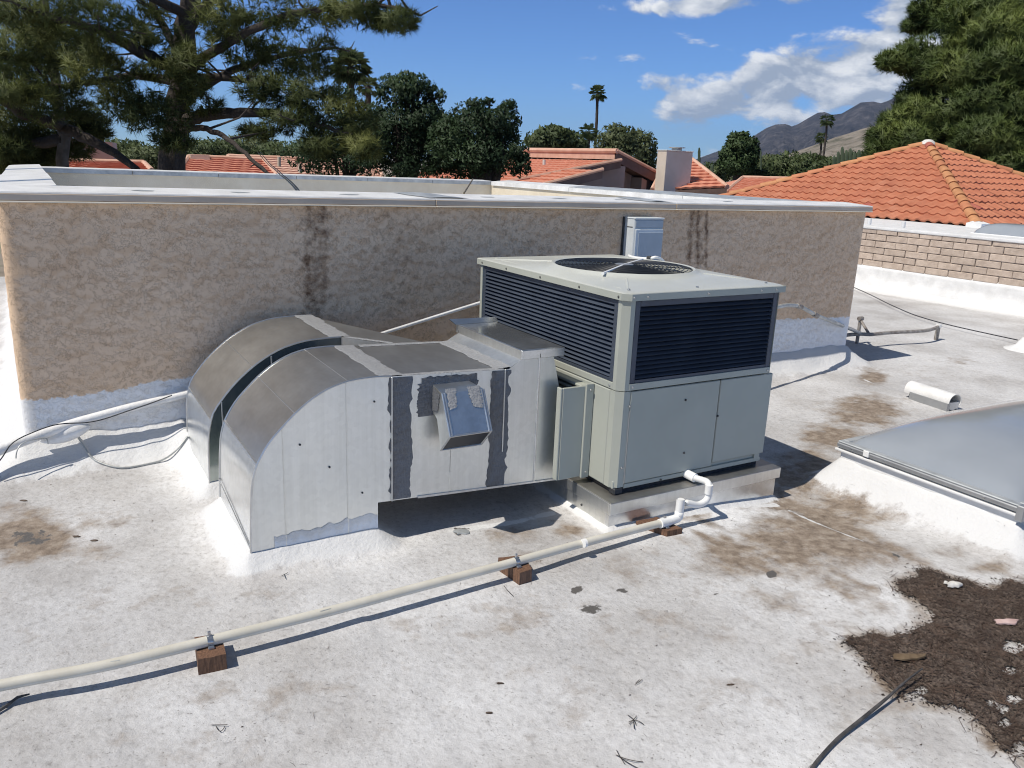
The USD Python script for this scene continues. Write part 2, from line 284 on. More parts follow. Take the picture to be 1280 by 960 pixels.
mottled('wire_dark', (.02, .022, .026), (.03, .032, .036), 8, .4)
mottled('black_rubber', (.03, .029, .029), (.085, .08, .077), 30, .6, bump=.2)
mottled('pvc', (.56, .53, .45), (.64, .61, .53), 9, .35)
mottled('pvc_white', (.76, .76, .74), (.83, .83, .81), 9, .35)
mottled('screw', (.45, .46, .47), (.55, .56, .57), 9, .3, metal=.9)
mottled('screw_dark', (.03, .03, .03), (.06, .06, .06), 9, .5)
mottled('wood', (.085, .043, .025), (.20, .105, .06), 16, .75, bump=.6, bscale=40, streak=(9, 9, 1.0))
mottled('wood_end', (.045, .026, .018), (.10, .058, .04), 30, .8, bump=.5)
mottled('painted_white', (.66, .66, .65), (.78, .78, .77), 6, .55, bump=.5, bscale=30)
mottled('disconnect_grey', (.36, .40, .43), (.42, .46, .49), 6, .42)
mottled('disconnect_light', (.52, .56, .58), (.60, .64, .66), 6, .42)
mottled('conduit_metal', (.34, .35, .34), (.52, .53, .51), 12, .4, metal=.5)
mottled('rusty_pipe', (.20, .17, .15), (.42, .40, .37), 18, .6, metal=.3)
mottled('brick', (.42, .335, .27), (.55, .45, .37), 11, .9, bump=.9, bscale=70, vary=.10)
mottled('mortar', (.42, .36, .30), (.50, .43, .365), 14, .95, bump=.6, bscale=90)
for i, (a, b) in enumerate((((.40, .135, .070), (.47, .18, .098)), ((.37, .12, .064), (.44, .16, .088)), ((.43, .155, .085), (.49, .20, .115)), ((.33, .09, .065), (.40, .125, .085)))):
    mottled(f'roof_tile_{i}', a, b, 5, .75, bump=.35, bscale=40, vary=.06)
for i, (a, b) in enumerate((((.45, .20, .085), (.53, .26, .12)), ((.42, .16, .078), (.50, .21, .10)))):
    mottled(f'cap_tile_{i}', a, b, 5, .75, bump=.35, bscale=40, vary=.08)
mottled('far_tile', (.50, .185, .11), (.60, .26, .17), 3, .8, bump=.3, bscale=15)
mottled('far_tile_pale', (.52, .30, .21), (.62, .40, .30), 3, .8, bump=.3, bscale=15)
mottled('fascia_brown', (.12, .075, .06), (.16, .105, .085), 4, .7)
mottled('house_stucco', (.33, .275, .245), (.39, .33, .295), 2, .9, bump=.4, bscale=30)
mottled('house_stucco_pale', (.56, .47, .385), (.63, .54, .45), 2, .9, bump=.4, bscale=30)
mottled('window_dark', (.03, .033, .037), (.05, .053, .06), 2, .12)
mottled('bark', (.028, .022, .018), (.075, .06, .05), 9, .95, bump=1.0, bscale=14, bdist=.04, streak=(6, 6, 1.2))
mottled('bark_pale', (.08, .07, .06), (.15, .13, .11), 5, .95, bump=1.0, bscale=14)
mottled('skylight_frame', (.30, .31, .32), (.40, .41, .42), 4, .4, metal=.6)
look('skylight_dome', {'geo': ('geometry', {}), 'n': ('noise_texture', {'scale': 2.0, 'detail': 6.0}), 'r': ('rgb_ramp', {'ramp': [(.3, (.26, .285, .315)), (.7, (.31, .335, .365))]}), 'p': ('principled_bsdf', {'roughness': .16, 'specular_ior_level': .6, 'coat_weight': .35, 'coat_roughness': .08})},
     [('geo.position', 'n.vector'), ('n.fac', 'r.fac'), ('r.color', 'p.base_color')])
mottled('humus', (.07, .053, .043), (.23, .175, .14), 55, .95, bump=1.0, bscale=90, bdist=.02, detail=8, thr=(.33, .68))
def foliage(name, c1, c2, c3, trans=.3, scale=.8):
    look(name, {'geo': ('geometry', {}), 'n': ('noise_texture', {'scale': scale, 'detail': 3.0}), 'a': ('math', {'math_type': 'multiply_add', 'value2': .45}), 'b': ('math', {'math_type': 'subtract', 'value2': .22}), 'r': ('rgb_ramp', {'ramp': [(.25, c1), (.5, c2), (.78, c3)]}),
        'd': ('principled_bsdf', {'roughness': .6, 'specular_ior_level': .3}), 't': ('translucent_bsdf', {}), 'mx': ('mix_closure', {'fac': trans})},
        [('geo.position', 'n.vector'), ('geo.random_per_island', 'a.value1'), ('n.fac', 'a.value3'), ('a.value', 'b.value1'), ('b.value', 'r.fac'), ('r.color', 'd.base_color'), ('r.color', 't.color'), ('d.BSDF', 'mx.closure1'), ('t.BSDF', 'mx.closure2')], surface='mx.closure')
foliage('pine_needles', (.075, .098, .030), (.18, .20, .06), (.32, .32, .10))
foliage('pine_needles_bright', (.062, .094, .024), (.165, .21, .055), (.32, .345, .10))
foliage('dark_leaves', (.030, .056, .026), (.062, .104, .045), (.125, .17, .07))
foliage('olive_leaves', (.095, .12, .055), (.17, .20, .095), (.25, .275, .14))
foliage('mid_leaves', (.050, .085, .032), (.10, .15, .058), (.17, .22, .09))
foliage('desert_leaves', (.065, .092, .038), (.13, .165, .066), (.20, .23, .10))
foliage('palm_leaves', (.07, .10, .04), (.15, .19, .08), (.25, .28, .14))
foliage('cactus_green', (.06, .085, .05), (.09, .115, .07), (.13, .15, .09), trans=.02)
foliage('dry_needles', (.075, .050, .036), (.15, .10, .072), (.27, .195, .14), trans=.05, scale=8)
foliage('dry_palm', (.14, .11, .07), (.20, .16, .10), (.26, .21, .14), trans=.1)
mottled('desert_ground', (.18, .15, .11), (.26, .22, .17), .4, .95, c3=(.10, .105, .06))
look('mountain_rock_shaded', {'geo': ('geometry', {}), 'n': ('noise_texture', {'scale': .011, 'detail': 10.0, 'roughness': .72}), 'r': ('rgb_ramp', {'ramp': [(.32, (.05, .05, .062)), (.5, (.115, .107, .118)), (.66, (.24, .215, .21))]}), 'b': ('bump', {'strength': 1.0, 'distance': 140.0}), 'p': ('principled_bsdf', {'roughness': .95, 'specular_ior_level': .1})},
     [('geo.position', 'n.vector'), ('n.fac', 'r.fac'), ('r.color', 'p.base_color'), ('n.fac', 'b.height'), ('b.normal', 'p.normal')])  # cloud shadow over the range is put into this dark rock colour
look('foothill', {'geo': ('geometry', {}), 'n': ('noise_texture', {'scale': .02, 'detail': 9.0, 'roughness': .7}), 'r': ('rgb_ramp', {'ramp': [(.34, (.085, .085, .05)), (.5, (.24, .205, .16)), (.7, (.34, .30, .25))]}), 'b': ('bump', {'strength': 1.0, 'distance': 20.0}), 'p': ('principled_bsdf', {'roughness': .95, 'specular_ior_level': .1})},
     [('geo.position', 'n.vector'), ('n.fac', 'r.fac'), ('r.color', 'p.base_color'), ('n.fac', 'b.height'), ('b.normal', 'p.normal')])
# ------------------------------------------------------------------ the setting: ground, hills, roof
GZ = -3.7
def fb(P, octaves=5, seed=0): return meshkit.fbm(np.asarray(P, float), octaves, seed)
def terrain():
    rs = np.r_[0, 8, 20, 40, 80, 160, 320, 640, 1200, 2200, 4000, 7000, 12000, 20000.]
    th = np.linspace(0, 2*np.pi, 97); P = np.zeros((len(rs), len(th), 3))
    for i, r in enumerate(rs): P[i] = np.stack([r*np.sin(th), r*np.cos(th), np.full(len(th), GZ)], 1)
    return MB().grid(P[::-1])
obj('ground', terrain(), 'desert_ground', kind='structure')

def ridge_mesh(prof, D0, D1, base, extra, seed, rough, back=1.25):
    """a range whose skyline is the given run of (azimuth, elevation tangent); real distance, real depth"""
    az = A([p[0] for p in prof]); te = A([p[1] for p in prof])
    a = np.linspace(az[0], az[-1], 700); crest = np.interp(a, az, te)*D1 + EYE[2]
    k = np.r_[np.linspace(0, 1, 80), 1.06, 1.15, 1.3]; P = np.zeros((len(k), len(a), 3))
    for i, t in enumerate(k):
        d = D0 + (D1-D0)*t if t <= 1 else D1*(1 + (t-1)*back)
        q = np.stack([a*D1/900, np.full_like(a, t*2.6), np.full_like(a, seed)], 1)
        spur = np.abs(fb(q*A([3.4, 1.5, 1]), 7, seed)-.5)*2 + .6*np.abs(fb(q*A([11, 4.5, 1]), 5, seed+3)-.5)
        tt = min(t, 1.0); fall = tt**1.35 if t <= 1 else max(0, 1-(t-1)*3)
        z = base + (crest-base)*fall*(1 - rough*(1-tt)*spur*1.8) - (crest-base)*rough*.5*spur*math.sin(math.pi*tt)
        P[i] = np.stack([d*np.sin(a), d*np.cos(a), z], 1)
    RIDGES.append(P)
    return MB().grid(P)
RIDGES = []
def profile(pts):
    out = []
    for x, y in pts:
        d = ray(x, y); out.append((math.atan2(d[0], d[1]), d[2]/math.hypot(d[0], d[1])))
    return out
sky_line = [(830, 214), (878, 196), (900, 188), (942, 170), (958, 160), (970, 155.5), (982, 155), (990, 158), (998, 155), (1008, 149), (1022, 141), (1031, 140), (1040, 143.5), (1052, 142), (1066, 134), (1076, 128), (1092, 127), (1101, 129), (1110, 126), (1125, 118), (1150, 108), (1172, 112), (1200, 100), (1235, 96), (1260, 104), (1300, 110), (1360, 118), (1440, 160), (1560, 200), (1700, 262)]
obj('mountains', ridge_mesh(profile(sky_line), 3600, 6500, GZ, 0, 11, .55), 'mountain_rock_shaded', smooth=False, kind='structure')
bajada_line = [(870, 216), (930, 208), (965, 200), (993, 190), (1022, 180), (1043, 172), (1060, 167), (1078, 161), (1099, 156), (1130, 150), (1180, 150), (1230, 160), (1300, 180), (1400, 215), (1500, 250)]
obj('foothills', ridge_mesh(profile(bajada_line), 1100, 2600, GZ, 0, 23, .42), 'foothill', smooth=False, kind='structure')
north_line = [(-500, 172), (-300, 176), (-100, 183), (60, 181), (200, 186), (400, 195), (560, 202), (700, 208), (830, 214)]
obj('far_hills', ridge_mesh(profile(north_line), 5000, 9000, GZ, 0, 31, .3), 'foothill', smooth=False, kind='structure')

# white coated flat roof as one sheet with its fillets, dips and stains
WALL_Y, WX0, WX1 = 5.31, -.17, 7.25
FILLETS = [  # x0, x1, y0, y1, width, height
    (WX0, WX1, WALL_Y, 13.0, .30, .20), (.715, 1.345, 3.508, 4.218, .15, .085), (.71, 1.42, 4.458, 5.2, .14, .08),
    (2.49, 3.745, 3.10, 4.80, .055, .028), (4.30, 6.70, 1.96, 3.07, .22, .175), (12.82, 13.3, -9., 20., .22, .16)]
def rect_dist(x, y, r): return np.hypot(np.maximum(np.maximum(r[0]-x, x-r[1]), 0), np.maximum(np.maximum(r[2]-y, y-r[3]), 0))
def roof_z(x, y):
    x, y = np.asarray(x, float), np.asarray(y, float)
    P = np.stack([x, y, np.zeros_like(x)], -1)
    z = (fb(P*1.7, 3, 3)-.5)*.012 + (fb(P*7, 4, 5)-.5)*.006
    z = z - .05*np.exp(-(((x-3.85)/.45)**2 + ((y-2.95)/.5)**2)) - .006
    w = .75 + .5*fb(P*3.1, 3, 9)
    for r in FILLETS:
        d = rect_dist(x, y, r)/(r[4]*w); z = z + r[5]*np.clip(1-d, 0, 1)**1.7*(.85+.3*fb(P*5, 3, 17))
    # lapped membrane edges that stand a few millimetres proud
    for (p, q, hgt) in LAPS:
        ab = q-p; t = ((x-p[0])*ab[0] + (y-p[1])*ab[1])/(ab@ab); s = ((x-p[0])*ab[1] - (y-p[1])*ab[0])/np.linalg.norm(ab)
        s = s + (fb(P*4, 2, 41)-.5)*.03
        z = z + hgt*sst(s, -.012, .012)*(1-sst(s, .0, .5))*((t > 0) & (t < 1))
    return z
LAPS = [(onz(985, 628)[:2], onz(1125, 696)[:2], .014), (onz(1065, 470)[:2], onz(1130, 492)[:2], .006), (onz(800, 690)[:2], onz(1000, 742)[:2], .004), (A([-2.0, 1.95]), A([2.2, 1.80]), .006), (A([4.3, 5.1]), A([12.6, 4.3]), .008), (A([-6, 3.35]), A([.7, 3.25]), .005), (A([1.05, 3.4]), A([.95, -2]), .004)]
def spot(px, py, rx, ry, X, Y, ang=0.0):
    c = onz(px, py); ex = (onz(px+rx, py)-onz(px-rx, py))[:2]/2; ey = (onz(px, py+ry)-onz(px, py-ry))[:2]/2
    Mi = np.linalg.inv(np.stack([ex, ey], 1)); u = Mi[0, 0]*(X-c[0]) + Mi[0, 1]*(Y-c[1]); v = Mi[1, 0]*(X-c[0]) + Mi[1, 1]*(Y-c[1])
    if ang: u, v = u*math.cos(ang)+v*math.sin(ang), -u*math.sin(ang)+v*math.cos(ang)
    return np.exp(-(u*u+v*v)**1.3*.9)
def streak(pts, w, X, Y):
    P = [onz(*p)[:2] for p in pts]; best = np.full(X.shape, 9.0)
    for a, b in zip(P, P[1:]):
        ab = b-a; t = np.clip(((X-a[0])*ab[0]+(Y-a[1])*ab[1])/(ab@ab), 0, 1)
        best = np.minimum(best, np.hypot(X-a[0]-t*ab[0], Y-a[1]-t*ab[1]))
    return np.exp(-(best/w)**2)
mat_px = [(1142, 714), (1168, 711), (1188, 722), (1212, 727), (1235, 735), (1262, 727), (1300, 722), (1420, 740), (1440, 1000), (1300, 1010), (1280, 950), (1262, 934), (1243, 930), (1236, 915), (1222, 900), (1206, 889), (1176, 881), (1150, 880), (1128, 876), (1116, 862), (1098, 842), (1084, 824), (1072, 812), (1054, 802), (1062, 794), (1084, 797), (1108, 795), (1130, 790), (1150, 782), (1154, 765), (1146, 755), (1134, 742), (1122, 728)]
def roof_masks(X, Y):
    R = np.zeros_like(X)
    for s in ((1010, 672, 100, 50, 1.0), (1040, 640, 80, 34, .95), (930, 690, 90, 34, .78), (985, 735, 130, 40, .40), (870, 715, 150, 40, .34), (985, 600, 50, 40, .9), (1090, 690, 60, 24, .7), (1082, 512, 52, 22, 1.0), (1040, 545, 50, 20, .9), (1010, 575, 40, 20, .8), (1090, 470, 20, 11, 1.0),
              (35, 672, 62, 30, 1.15), (20, 640, 60, 14, .75), (95, 690, 60, 22, .5), (712, 662, 22, 9, .95), (640, 668, 40, 12, .55), (655, 768, 85, 22, .48), (1236, 708, 30, 9, .85), (300, 868, 120, 22, .42), (1040, 785, 40, 16, .5),
              (1075, 880, 80, 45, .42), (330, 742, 40, 10, .5), (270, 690, 40, 22, .35), (850, 640, 40, 14, .6), (1180, 690, 50, 12, .35), (500, 800, 60, 12, .3), (180, 745, 120, 18, .38), (900, 860, 90, 30, .36), (140, 650, 60, 20, .4), (420, 880, 150, 40, .34), (700, 860, 120, 40, .32), (230, 930, 130, 24, .34), (560, 780, 90, 20, .32), (820, 780, 90, 26, .36), (60, 780, 80, 20, .34), (1010, 820, 60, 26, .36), (1150, 470, 60, 14, .25), (1195, 450, 30, 6, .5)):
        R = np.maximum(R, s[4]*spot(*s[:4], X, Y))
    R = np.maximum(R, .95*streak([(980, 628), (1040, 655), (1118, 694)], .035, X, Y)); R = np.maximum(R, .9*streak([(868, 662), (920, 690), (968, 718)], .035, X, Y))
    R = np.maximum(R, 1.05*streak([(990, 636), (1045, 664), (1118, 697)], .03, X, Y)); 
    for pts, w_, a_ in (([(880, 650), (950, 672), (1030, 706), (1090, 735)], .07, .74), ([(905, 668), (970, 716)], .06, .85), ([(975, 615), (1060, 650), (1150, 700)], .10, .80), ([(840, 665), (900, 700), (960, 750)], .09, .50), ([(1000, 700), (1060, 730), (1110, 760)], .09, .52), ([(955, 640), (1010, 690), (1060, 745)], .08, .62), ([(560, 690), (700, 700), (860, 690)], .10, .34)): R = np.maximum(R, a_*streak(pts, w_, X, Y))
    R = np.maximum(R, .66*streak(mat_px+mat_px[:1], .07, X, Y))
    G = np.zeros_like(X)
    for s in ((722, 737, 7, 6, .86), (740, 760, 17, 7, .88), (778, 737, 10, 3, .75), (575, 663, 14, 6, .85), (965, 716, 8, 5, .85), (894, 743, 5, 3, .8), (1120, 694, 7, 4, .8), (800, 726, 5, 3, .6), (1195, 737, 7, 3, .5), (640, 741, 4, 3, .6), (38, 672, 34, 12, .62)):
        G = np.maximum(G, s[4]*spot(*s[:4], X, Y))
    B = .8*fb(np.stack([X*.9, Y*.9, 0*X], -1), 4, 77) * (.6+.4*sst(Y, 1, 3))
    # clean, freshly coated margins round the ducts, curb and wall
    for r in FILLETS[:4]:
        c = 1-sst(rect_dist(X, Y, r), .05, .32); B = B*(1-c); R = R*(1-.85*c*(X < 2.3))
    return np.stack([np.clip(R, 0, 1.2), G, B], -1)
def roof_fresh(X, Y):
    f = np.zeros_like(X)
    for r, w_ in zip(FILLETS, (.24, .105, .10, .05, .15, .4)): f = np.maximum(f, np.clip(1.15-rect_dist(X, Y, r)/w_*.7, 0, 1)*(.55+.75*fb(np.stack([X*5, Y*5, 0*X], -1), 4, 88)))
    for pts, w_ in (([(986, 631), (1040, 657), (1080, 675)], .016), ([(930, 628), (972, 622)], .03), ([(566, 663), (640, 652), (690, 640)], .03), ([(1080, 474), (1092, 480)], .03)): f = np.maximum(f, .80*streak(pts, w_*1.2, X, Y)*(.6+.7*fb(np.stack([X*14, Y*14, 0*X], -1), 3, 89)))
    return f
xs = np.unique(np.r_[np.linspace(-9, -1.3, 40), np.arange(-1.3, 5.3, .021), np.linspace(5.3, 13.2, 130)])
ys = np.unique(np.r_[np.linspace(-1.6, .7, 14), np.arange(.7, 5.42, .021), np.linspace(5.42, 14, 70)])
GX, GY = np.meshgrid(xs, ys, indexing='ij')
roof_P = np.stack([GX, GY, roof_z(GX, GY)], -1)
obj('roof', MB().grid(roof_P[::1, ::1]), 'roof_coating', kind='structure', smooth=True, pv={'masks': roof_masks(GX, GY).reshape(-1, 3), 'fresh': roof_fresh(GX, GY).ravel()})
def RZ(x, y): return float(roof_z(A([x]), A([y]))[0])
# the building under the roof
bld = thing('flat_roof_building', 'stuccoed building body whose white coated flat roof fills the foreground', 'building')
m_ = MB(); m_.box((-9, -1.6, GZ), (13.15, 14, -.12)); obj('wall', m_, 'stucco_brown' if False else 'house_stucco', bld)

# ------------------------------------------------------------------ raised stucco parapet block with metal copings
par = thing('stucco_parapet', 'tall brown textured stucco wall block with pale metal coping behind the air conditioner', 'wall')
def wrap_wall():
    pts = [(WX0, 12.95), (WX0, 8.0), (WX0, 6.2), (WX0, WALL_Y+.04), (WX0+.012, WALL_Y+.012), (WX0+.04, WALL_Y)]
    pts += [(x, WALL_Y) for x in np.arange(WX0+.08, WX1-.05, .016)]
    pts += [(WX1-.03, WALL_Y), (WX1-.009, WALL_Y+.009), (WX1, WALL_Y+.03), (WX1, 6.2), (WX1, 8.0), (WX1, 12.95)]
    pts = A(pts); zs = np.r_[np.arange(-.15, 1.57, .016), 1.57]
    t = np.gradient(pts, axis=0); nrm = np.stack([t[:, 1], -t[:, 0]], 1); nrm /= np.linalg.norm(nrm, axis=1, keepdims=True); nrm = -nrm*np.sign((nrm*(pts-A([3.5, 9]))).sum(1, keepdims=True))*-1
    P = np.zeros((len(pts), len(zs), 3)); P[..., 0] = pts[:, None, 0]; P[..., 1] = pts[:, None, 1]; P[..., 2] = zs[None]
    pl = sst(fb(P*A([11, 11, 13]), 5, 51), .46, .52)*.0012*sst(P[..., 2], .3, .6) + (fb(P*34, 3, 53)-.5)*.0062 + (fb(P*2, 3, 55)-.5)*.006
    P[..., :2] += nrm[:, None, :]*pl[..., None]
    front = np.abs(pts[:, 1]-WALL_Y)[:, None] < .05
    x, z = P[..., 0], P[..., 2]
    S = np.zeros_like(x)
    for (px, py0, py1, w, s) in ((386, 275, 400, .05, .64), (405, 264, 385, .045, .60), (396, 262, 400, .15, .46), (394, 320, 410, .12, .54), (500, 300, 420, .35, .30), (640, 280, 330, .45, .24), (872, 268, 340, .03, .80), (883, 266, 340, .026, .7), (862, 300, 340, .05, .66), (874, 262, 340, .10, .46), (640, 262, 330, .05, .22), (540, 262, 330, .3, .26), (520, 330, 420, .35, .22), (330, 268, 350, .05, .2)):
        a, b = ony(px, py0, WALL_Y), ony(px, py1, WALL_Y); cx = a[0] + (b[0]-a[0])*np.clip((a[2]-z)/(a[2]-b[2]), 0, 1)
        S = np.maximum(S, s*(.45+1.0*fb(np.stack([x*9, 0*x, z*16], -1), 4, int(px)))*np.exp(-((x-cx+.03*(fb(np.stack([0*x, 0*x, z*6], -1), 3, int(px)+1)-.5))/w)**2)*sst(z, b[2]-.10, b[2]+.12)*front)
    G = 1-sst(z, .33, .62)
    lo = np.interp(x, [WX0, 0, .36, .59, .74, 1.2, 6.0, 6.2, 7.1, 7.25], [.42, .41, .43, .47, .47, .50, .52, .52, .49, .49])
    G = np.where(front, np.clip(.5+(lo-z)*6, 0, 1.0), np.clip(.5+(.43-z)*6, 0, 1))
    i = P.shape
    return MB().grid(P[::-1]), np.stack([S, G, 0*S], -1)[::-1].reshape(-1, 3)
w_m, w_k = wrap_wall()
obj('wall', w_m, 'stucco_brown', par, smooth=True, pv={'masks': w_k})
m_ = MB(); m_.quad((WX0+.28, 12.66, .9), (WX0+.28, 5.58, .9), (WX0+.28, 5.58, 1.60), (WX0+.28, 12.66, 1.60)); m_.quad((WX0+.28, 12.66, .9), (WX0+.28, 12.66, 1.6), (WX1-.28, 12.66, 1.6), (WX1-.28, 12.66, .9))
m_.quad((WX1-.28, 5.58, .9), (WX1-.28, 12.66, .9), (WX1-.28, 12.66, 1.6), (WX1-.28, 5.58, 1.6)); m_.quad((WX0+.28, 5.58, .9), (WX1-.28, 5.58, .9), (WX1-.28, 5.58, 1.6), (WX0+.28, 5.58, 1.6))
obj('inner_wall', m_, 'stucco_cream', par, smooth=False, label='cream painted inner face of the parapet')
obj('inner_roof', MB().quad((WX0+.2, 5.5, .9), (WX1-.2, 5.5, .9), (WX1-.2, 12.8, .9), (WX0+.2, 12.8, .9)), 'painted_white', par, smooth=False)
m_ = MB(); m_.quad((WX0, 12.95, -.1), (WX1, 12.95, -.1), (WX1, 12.95, 1.57), (WX0, 12.95, 1.57)); obj('rear_wall', m_, 'stucco_cream', par, smooth=False)
def coping_front(x0, x1, dy, sk):
    x0 += .0015; x1 -= .0015
    prof = [(5.272-dy, 1.606), (5.276-dy, 1.615), (5.45, 1.628), (5.60, 1.638), (5.606, 1.63), (5.606, 1.57), (5.60, 1.57), (5.598, 1.628), (5.28, 1.604)]
    c = obj('coping', MB().prism_x(prof, x0, x1), 'white_metal', par, smooth=20, label='white top sheet of the front coping')
    obj('fascia', MB().box((x0, 5.268-dy, 1.566), (x1, 5.30, 1.604), .003), 'tan_metal', c)
    obj('hem', MB().box((x0, 5.260-dy, 1.556), (x1, 5.31, 1.5645), .003), 'cream_paint', c)
cuts = [WX0-.03, ony(545, 250, 5.27)[0], ony(845, 258, 5.27)[0], WX1+.02]
for a, b, d in zip(cuts, cuts[1:], (0, .003, .008)): coping_front(a, b, d, 0)
for (px, py, w, s) in ((542, 243, .16, .35), (808, 252, .14, .30)):
    c = ony(px, py, 5.4); n = 9
    top = MB(); u = np.linspace(-1, 1, n); P = np.zeros((n, 6, 3))
    for j, yy in enumerate(np.linspace(5.285, 5.56, 6)): P[:, j] = np.stack([c[0] + u*w*(.8+.25*rng.random(n)) - (yy-5.4)*.9*s*2, np.full(n, yy), 1.6195 + (yy-5.285)*.0745 + .006*(1-u*u)], 1)
    obj('seam_patch', top.grid(P), 'weathered_metal', par, label='grey mesh patch over a coping seam')
for px in (180, 300, 437, 610, 700, 775, 912):   # scuffs of old sealant along the coping
    c = ony(px, 243+px*.012, 5.40); a = rng.normal(0, .3); n = 7; th = np.arange(n)*2*np.pi/n
    v = np.stack([c[0]+np.cos(th)*.07*(.6+.6*rng.random(n)), 5.42+np.sin(th)*.03*(.6+.6*rng.random(n)), 0*th], 1); v[:, 2] = 1.6285+(v[:, 1]-5.45)*.0745+.0012
    obj('sealant_patch', (np.vstack([v, v.mean(0)]), np.stack([np.arange(n), (np.arange(n)+1) % n, np.full(n, n)], 1)), 'weathered_metal', par, smooth=False)
# back coping with grey flashing strips, right coping, white left coping with laps
bx = np.linspace(WX0+.28, WX1-.26, 7)
for i, (a, b) in enumerate(zip(bx, bx[1:])):
    obj('back_coping', MB().prism_x([(12.62, 1.602), (12.98, 1.612), (12.98, 1.55), (12.97, 1.55), (12.97, 1.60), (12.62, 1.594)], a+.003, b-.003), 'white_metal', par)
    obj('flashing', MB().box((a+.004, 12.632-.002*(i % 2), 1.535+.008*rng.random()), (b-.004, 12.656, 1.593)), 'weathered_metal', par, label='grey strip of metal flashing below the far coping')
yy = [5.61, 7.7, 10.2, 12.60]
for i, (a, b) in enumerate(zip(yy, yy[1:])):
    c = obj('side_coping', MB().prism_y([(WX1-.30, 1.60), (WX1+.03, 1.625), (WX1+.034, 1.55), (WX1+.028, 1.55), (WX1+.022, 1.615), (WX1-.30, 1.592)], a+.004, b-.004), 'weathered_metal' if i < 2 else 'white_metal', par)
    obj('fascia', MB().box((WX1-.306, a+.004, 1.53), (WX1-.298, b-.004, 1.592)), 'white_metal', c)
for i, (a, b) in enumerate(zip([5.62, 6.6, 8.1, 10.2, 12.4], [6.6, 8.1, 10.2, 12.4, 12.98])):
    obj('left_coping', MB().prism_y([(WX0-.03, 1.615+.008*(i % 2)), (WX0+.31, 1.64+.008*(i % 2)), (WX0+.31, 1.55), (WX0-.03, 1.55)], a+.003, b-.003), 'white_metal', par)

# ------------------------------------------------------------------ slump block wall at the right
bw = thing('block_wall', 'low tan slump block wall with white coping at the right edge of the roof', 'wall')
BX = 12.8
obj('core', MB().box((BX+.022, -8, -.1), (BX+.20, 16, 1.055)), 'mortar', bw, label='recessed mortar behind the blocks')
m_ = MB(); yy_ = np.linspace(-8, 16, 240); zz_ = np.linspace(-.1, .425, 14); P = np.zeros((240, 14, 3)); P[..., 1] = yy_[:, None]; P[..., 2] = zz_[None]; P[..., 0] = BX-.012
P[..., 0] -= .05*(1-sst(P[..., 2], 0, .25)) + .012*fb(P*5, 3, 91); P[:, -1, 2] += .05*(fb(P[:, -1]*4, 3, 93)-.5); P[:, -1, 0] = BX+.02
obj('painted_base', m_.grid(P[::-1]), 'painted_white', bw, smooth=True, label='white coated foot of the block wall')
BH, BL = .1135, .405
for row in range(6):
    z0 = .395 + row*BH
    for k in range(-20, 40):
        y0 = k*BL + (BL/2 if row % 2 else 0) + rng.normal(0, .004)
        if not (3.6 < y0 < 11.6): continue
        lo = A([BX-.004-.008*rng.random(), y0+.006, z0+.006]); hi = A([BX+.03, y0+BL-.006, z0+BH-.006])
        t = trimesh.creation.box(bounds=[lo, hi]); v = t.vertices + rng.normal(0, .0025, (8, 3)); mb = MB().box(lo, hi, .007); vv, ff = mb.get(); vv = vv + (meshkit.noise(vv*31+row)[:, None]-.5)*.010
        obj('brick', (vv, ff), 'brick', bw, smooth=False)
m_ = MB(); P = np.zeros((160, 7, 3)); P[..., 1] = np.linspace(-8, 16, 160)[:, None]
for j, (x, z) in enumerate(((BX-.02, 1.045), (BX-.028, 1.06), (BX-.025, 1.085), (BX+.02, 1.098), (BX+.26, 1.10), (BX+.28, 1.06), (BX+.28, .9))): P[:, j, 0] = x; P[:, j, 2] = z
P[..., 2] += .012*(fb(P*4, 3, 97)-.5); obj('coping', m_.grid(P), 'painted_white', bw, smooth=40, label='lumpy white painted coping')
# white coated gutter roof between the wall and the tiled roof
gut = thing('gutter_roof', 'narrow white coated flat roof strip between block wall and orange tile roof', 'roof')
m_ = MB(); P = np.zeros((60, 20, 3)); P[..., 0] = np.linspace(BX+.27, 16.9, 60)[:, None]; P[..., 1] = np.linspace(1, 18.5, 20)[None]; P[..., 2] = 1.03 + .03*fb(P*.9, 3, 99); obj('deck', m_.grid(P), 'painted_white', gut, smooth=True)
for (px, py) in ((1086, 283), (1129, 283)):
    c = onx(px, py, 13.2); p_ = obj('vent_pipe', tube([(13.2, c[1], .95), (13.2, c[1], 1.20)], .035), 'painted_white', gut); 
# ------------------------------------------------------------------ rooftop air conditioner
AX0, AX1, AY0, AY1 = 2.549, 3.695, 3.171, 4.766
ZB, ZS, ZL, ZT = .185, .738, 1.222, 1.256          # bottom, split line, top of louvres, lid edge
curb = thing('roof_curb', 'shiny galvanized metal curb carrying the air conditioner on the roof', 'equipment curb', (3.1, 3.9, 0))
CX0, CX1, CY0, CY1 = 2.487, 3.752, 3.10, 4.83
for (a, b) in (((CX0, CY0, -.08), (CX1, CY0+.03, .094)), ((CX0, CY0+.03, -.08), (CX0+.03, CY1, .094)), ((CX1-.03, CY0+.03, -.08), (CX1, CY1, .094)), ((CX0+.03, CY1-.03, -.08), (CX1-.03, CY1, .094))):
    obj('side_panel', box(a, b, .003), 'galvanized_bright' if a[1] == CY0 else 'galvanized', curb)
m_ = MB(); e = .022
m_.box((CX0-e*.3, CY0-e*.6, .088), (CX1+e, CY0+.002, .155), .004); m_.box((CX0-e*.3, CY0+.0, .088), (CX0+.002, CY1, .155), .004); m_.box((CX1-.002, CY0, .088), (CX1+e, CY1, .155), .004)
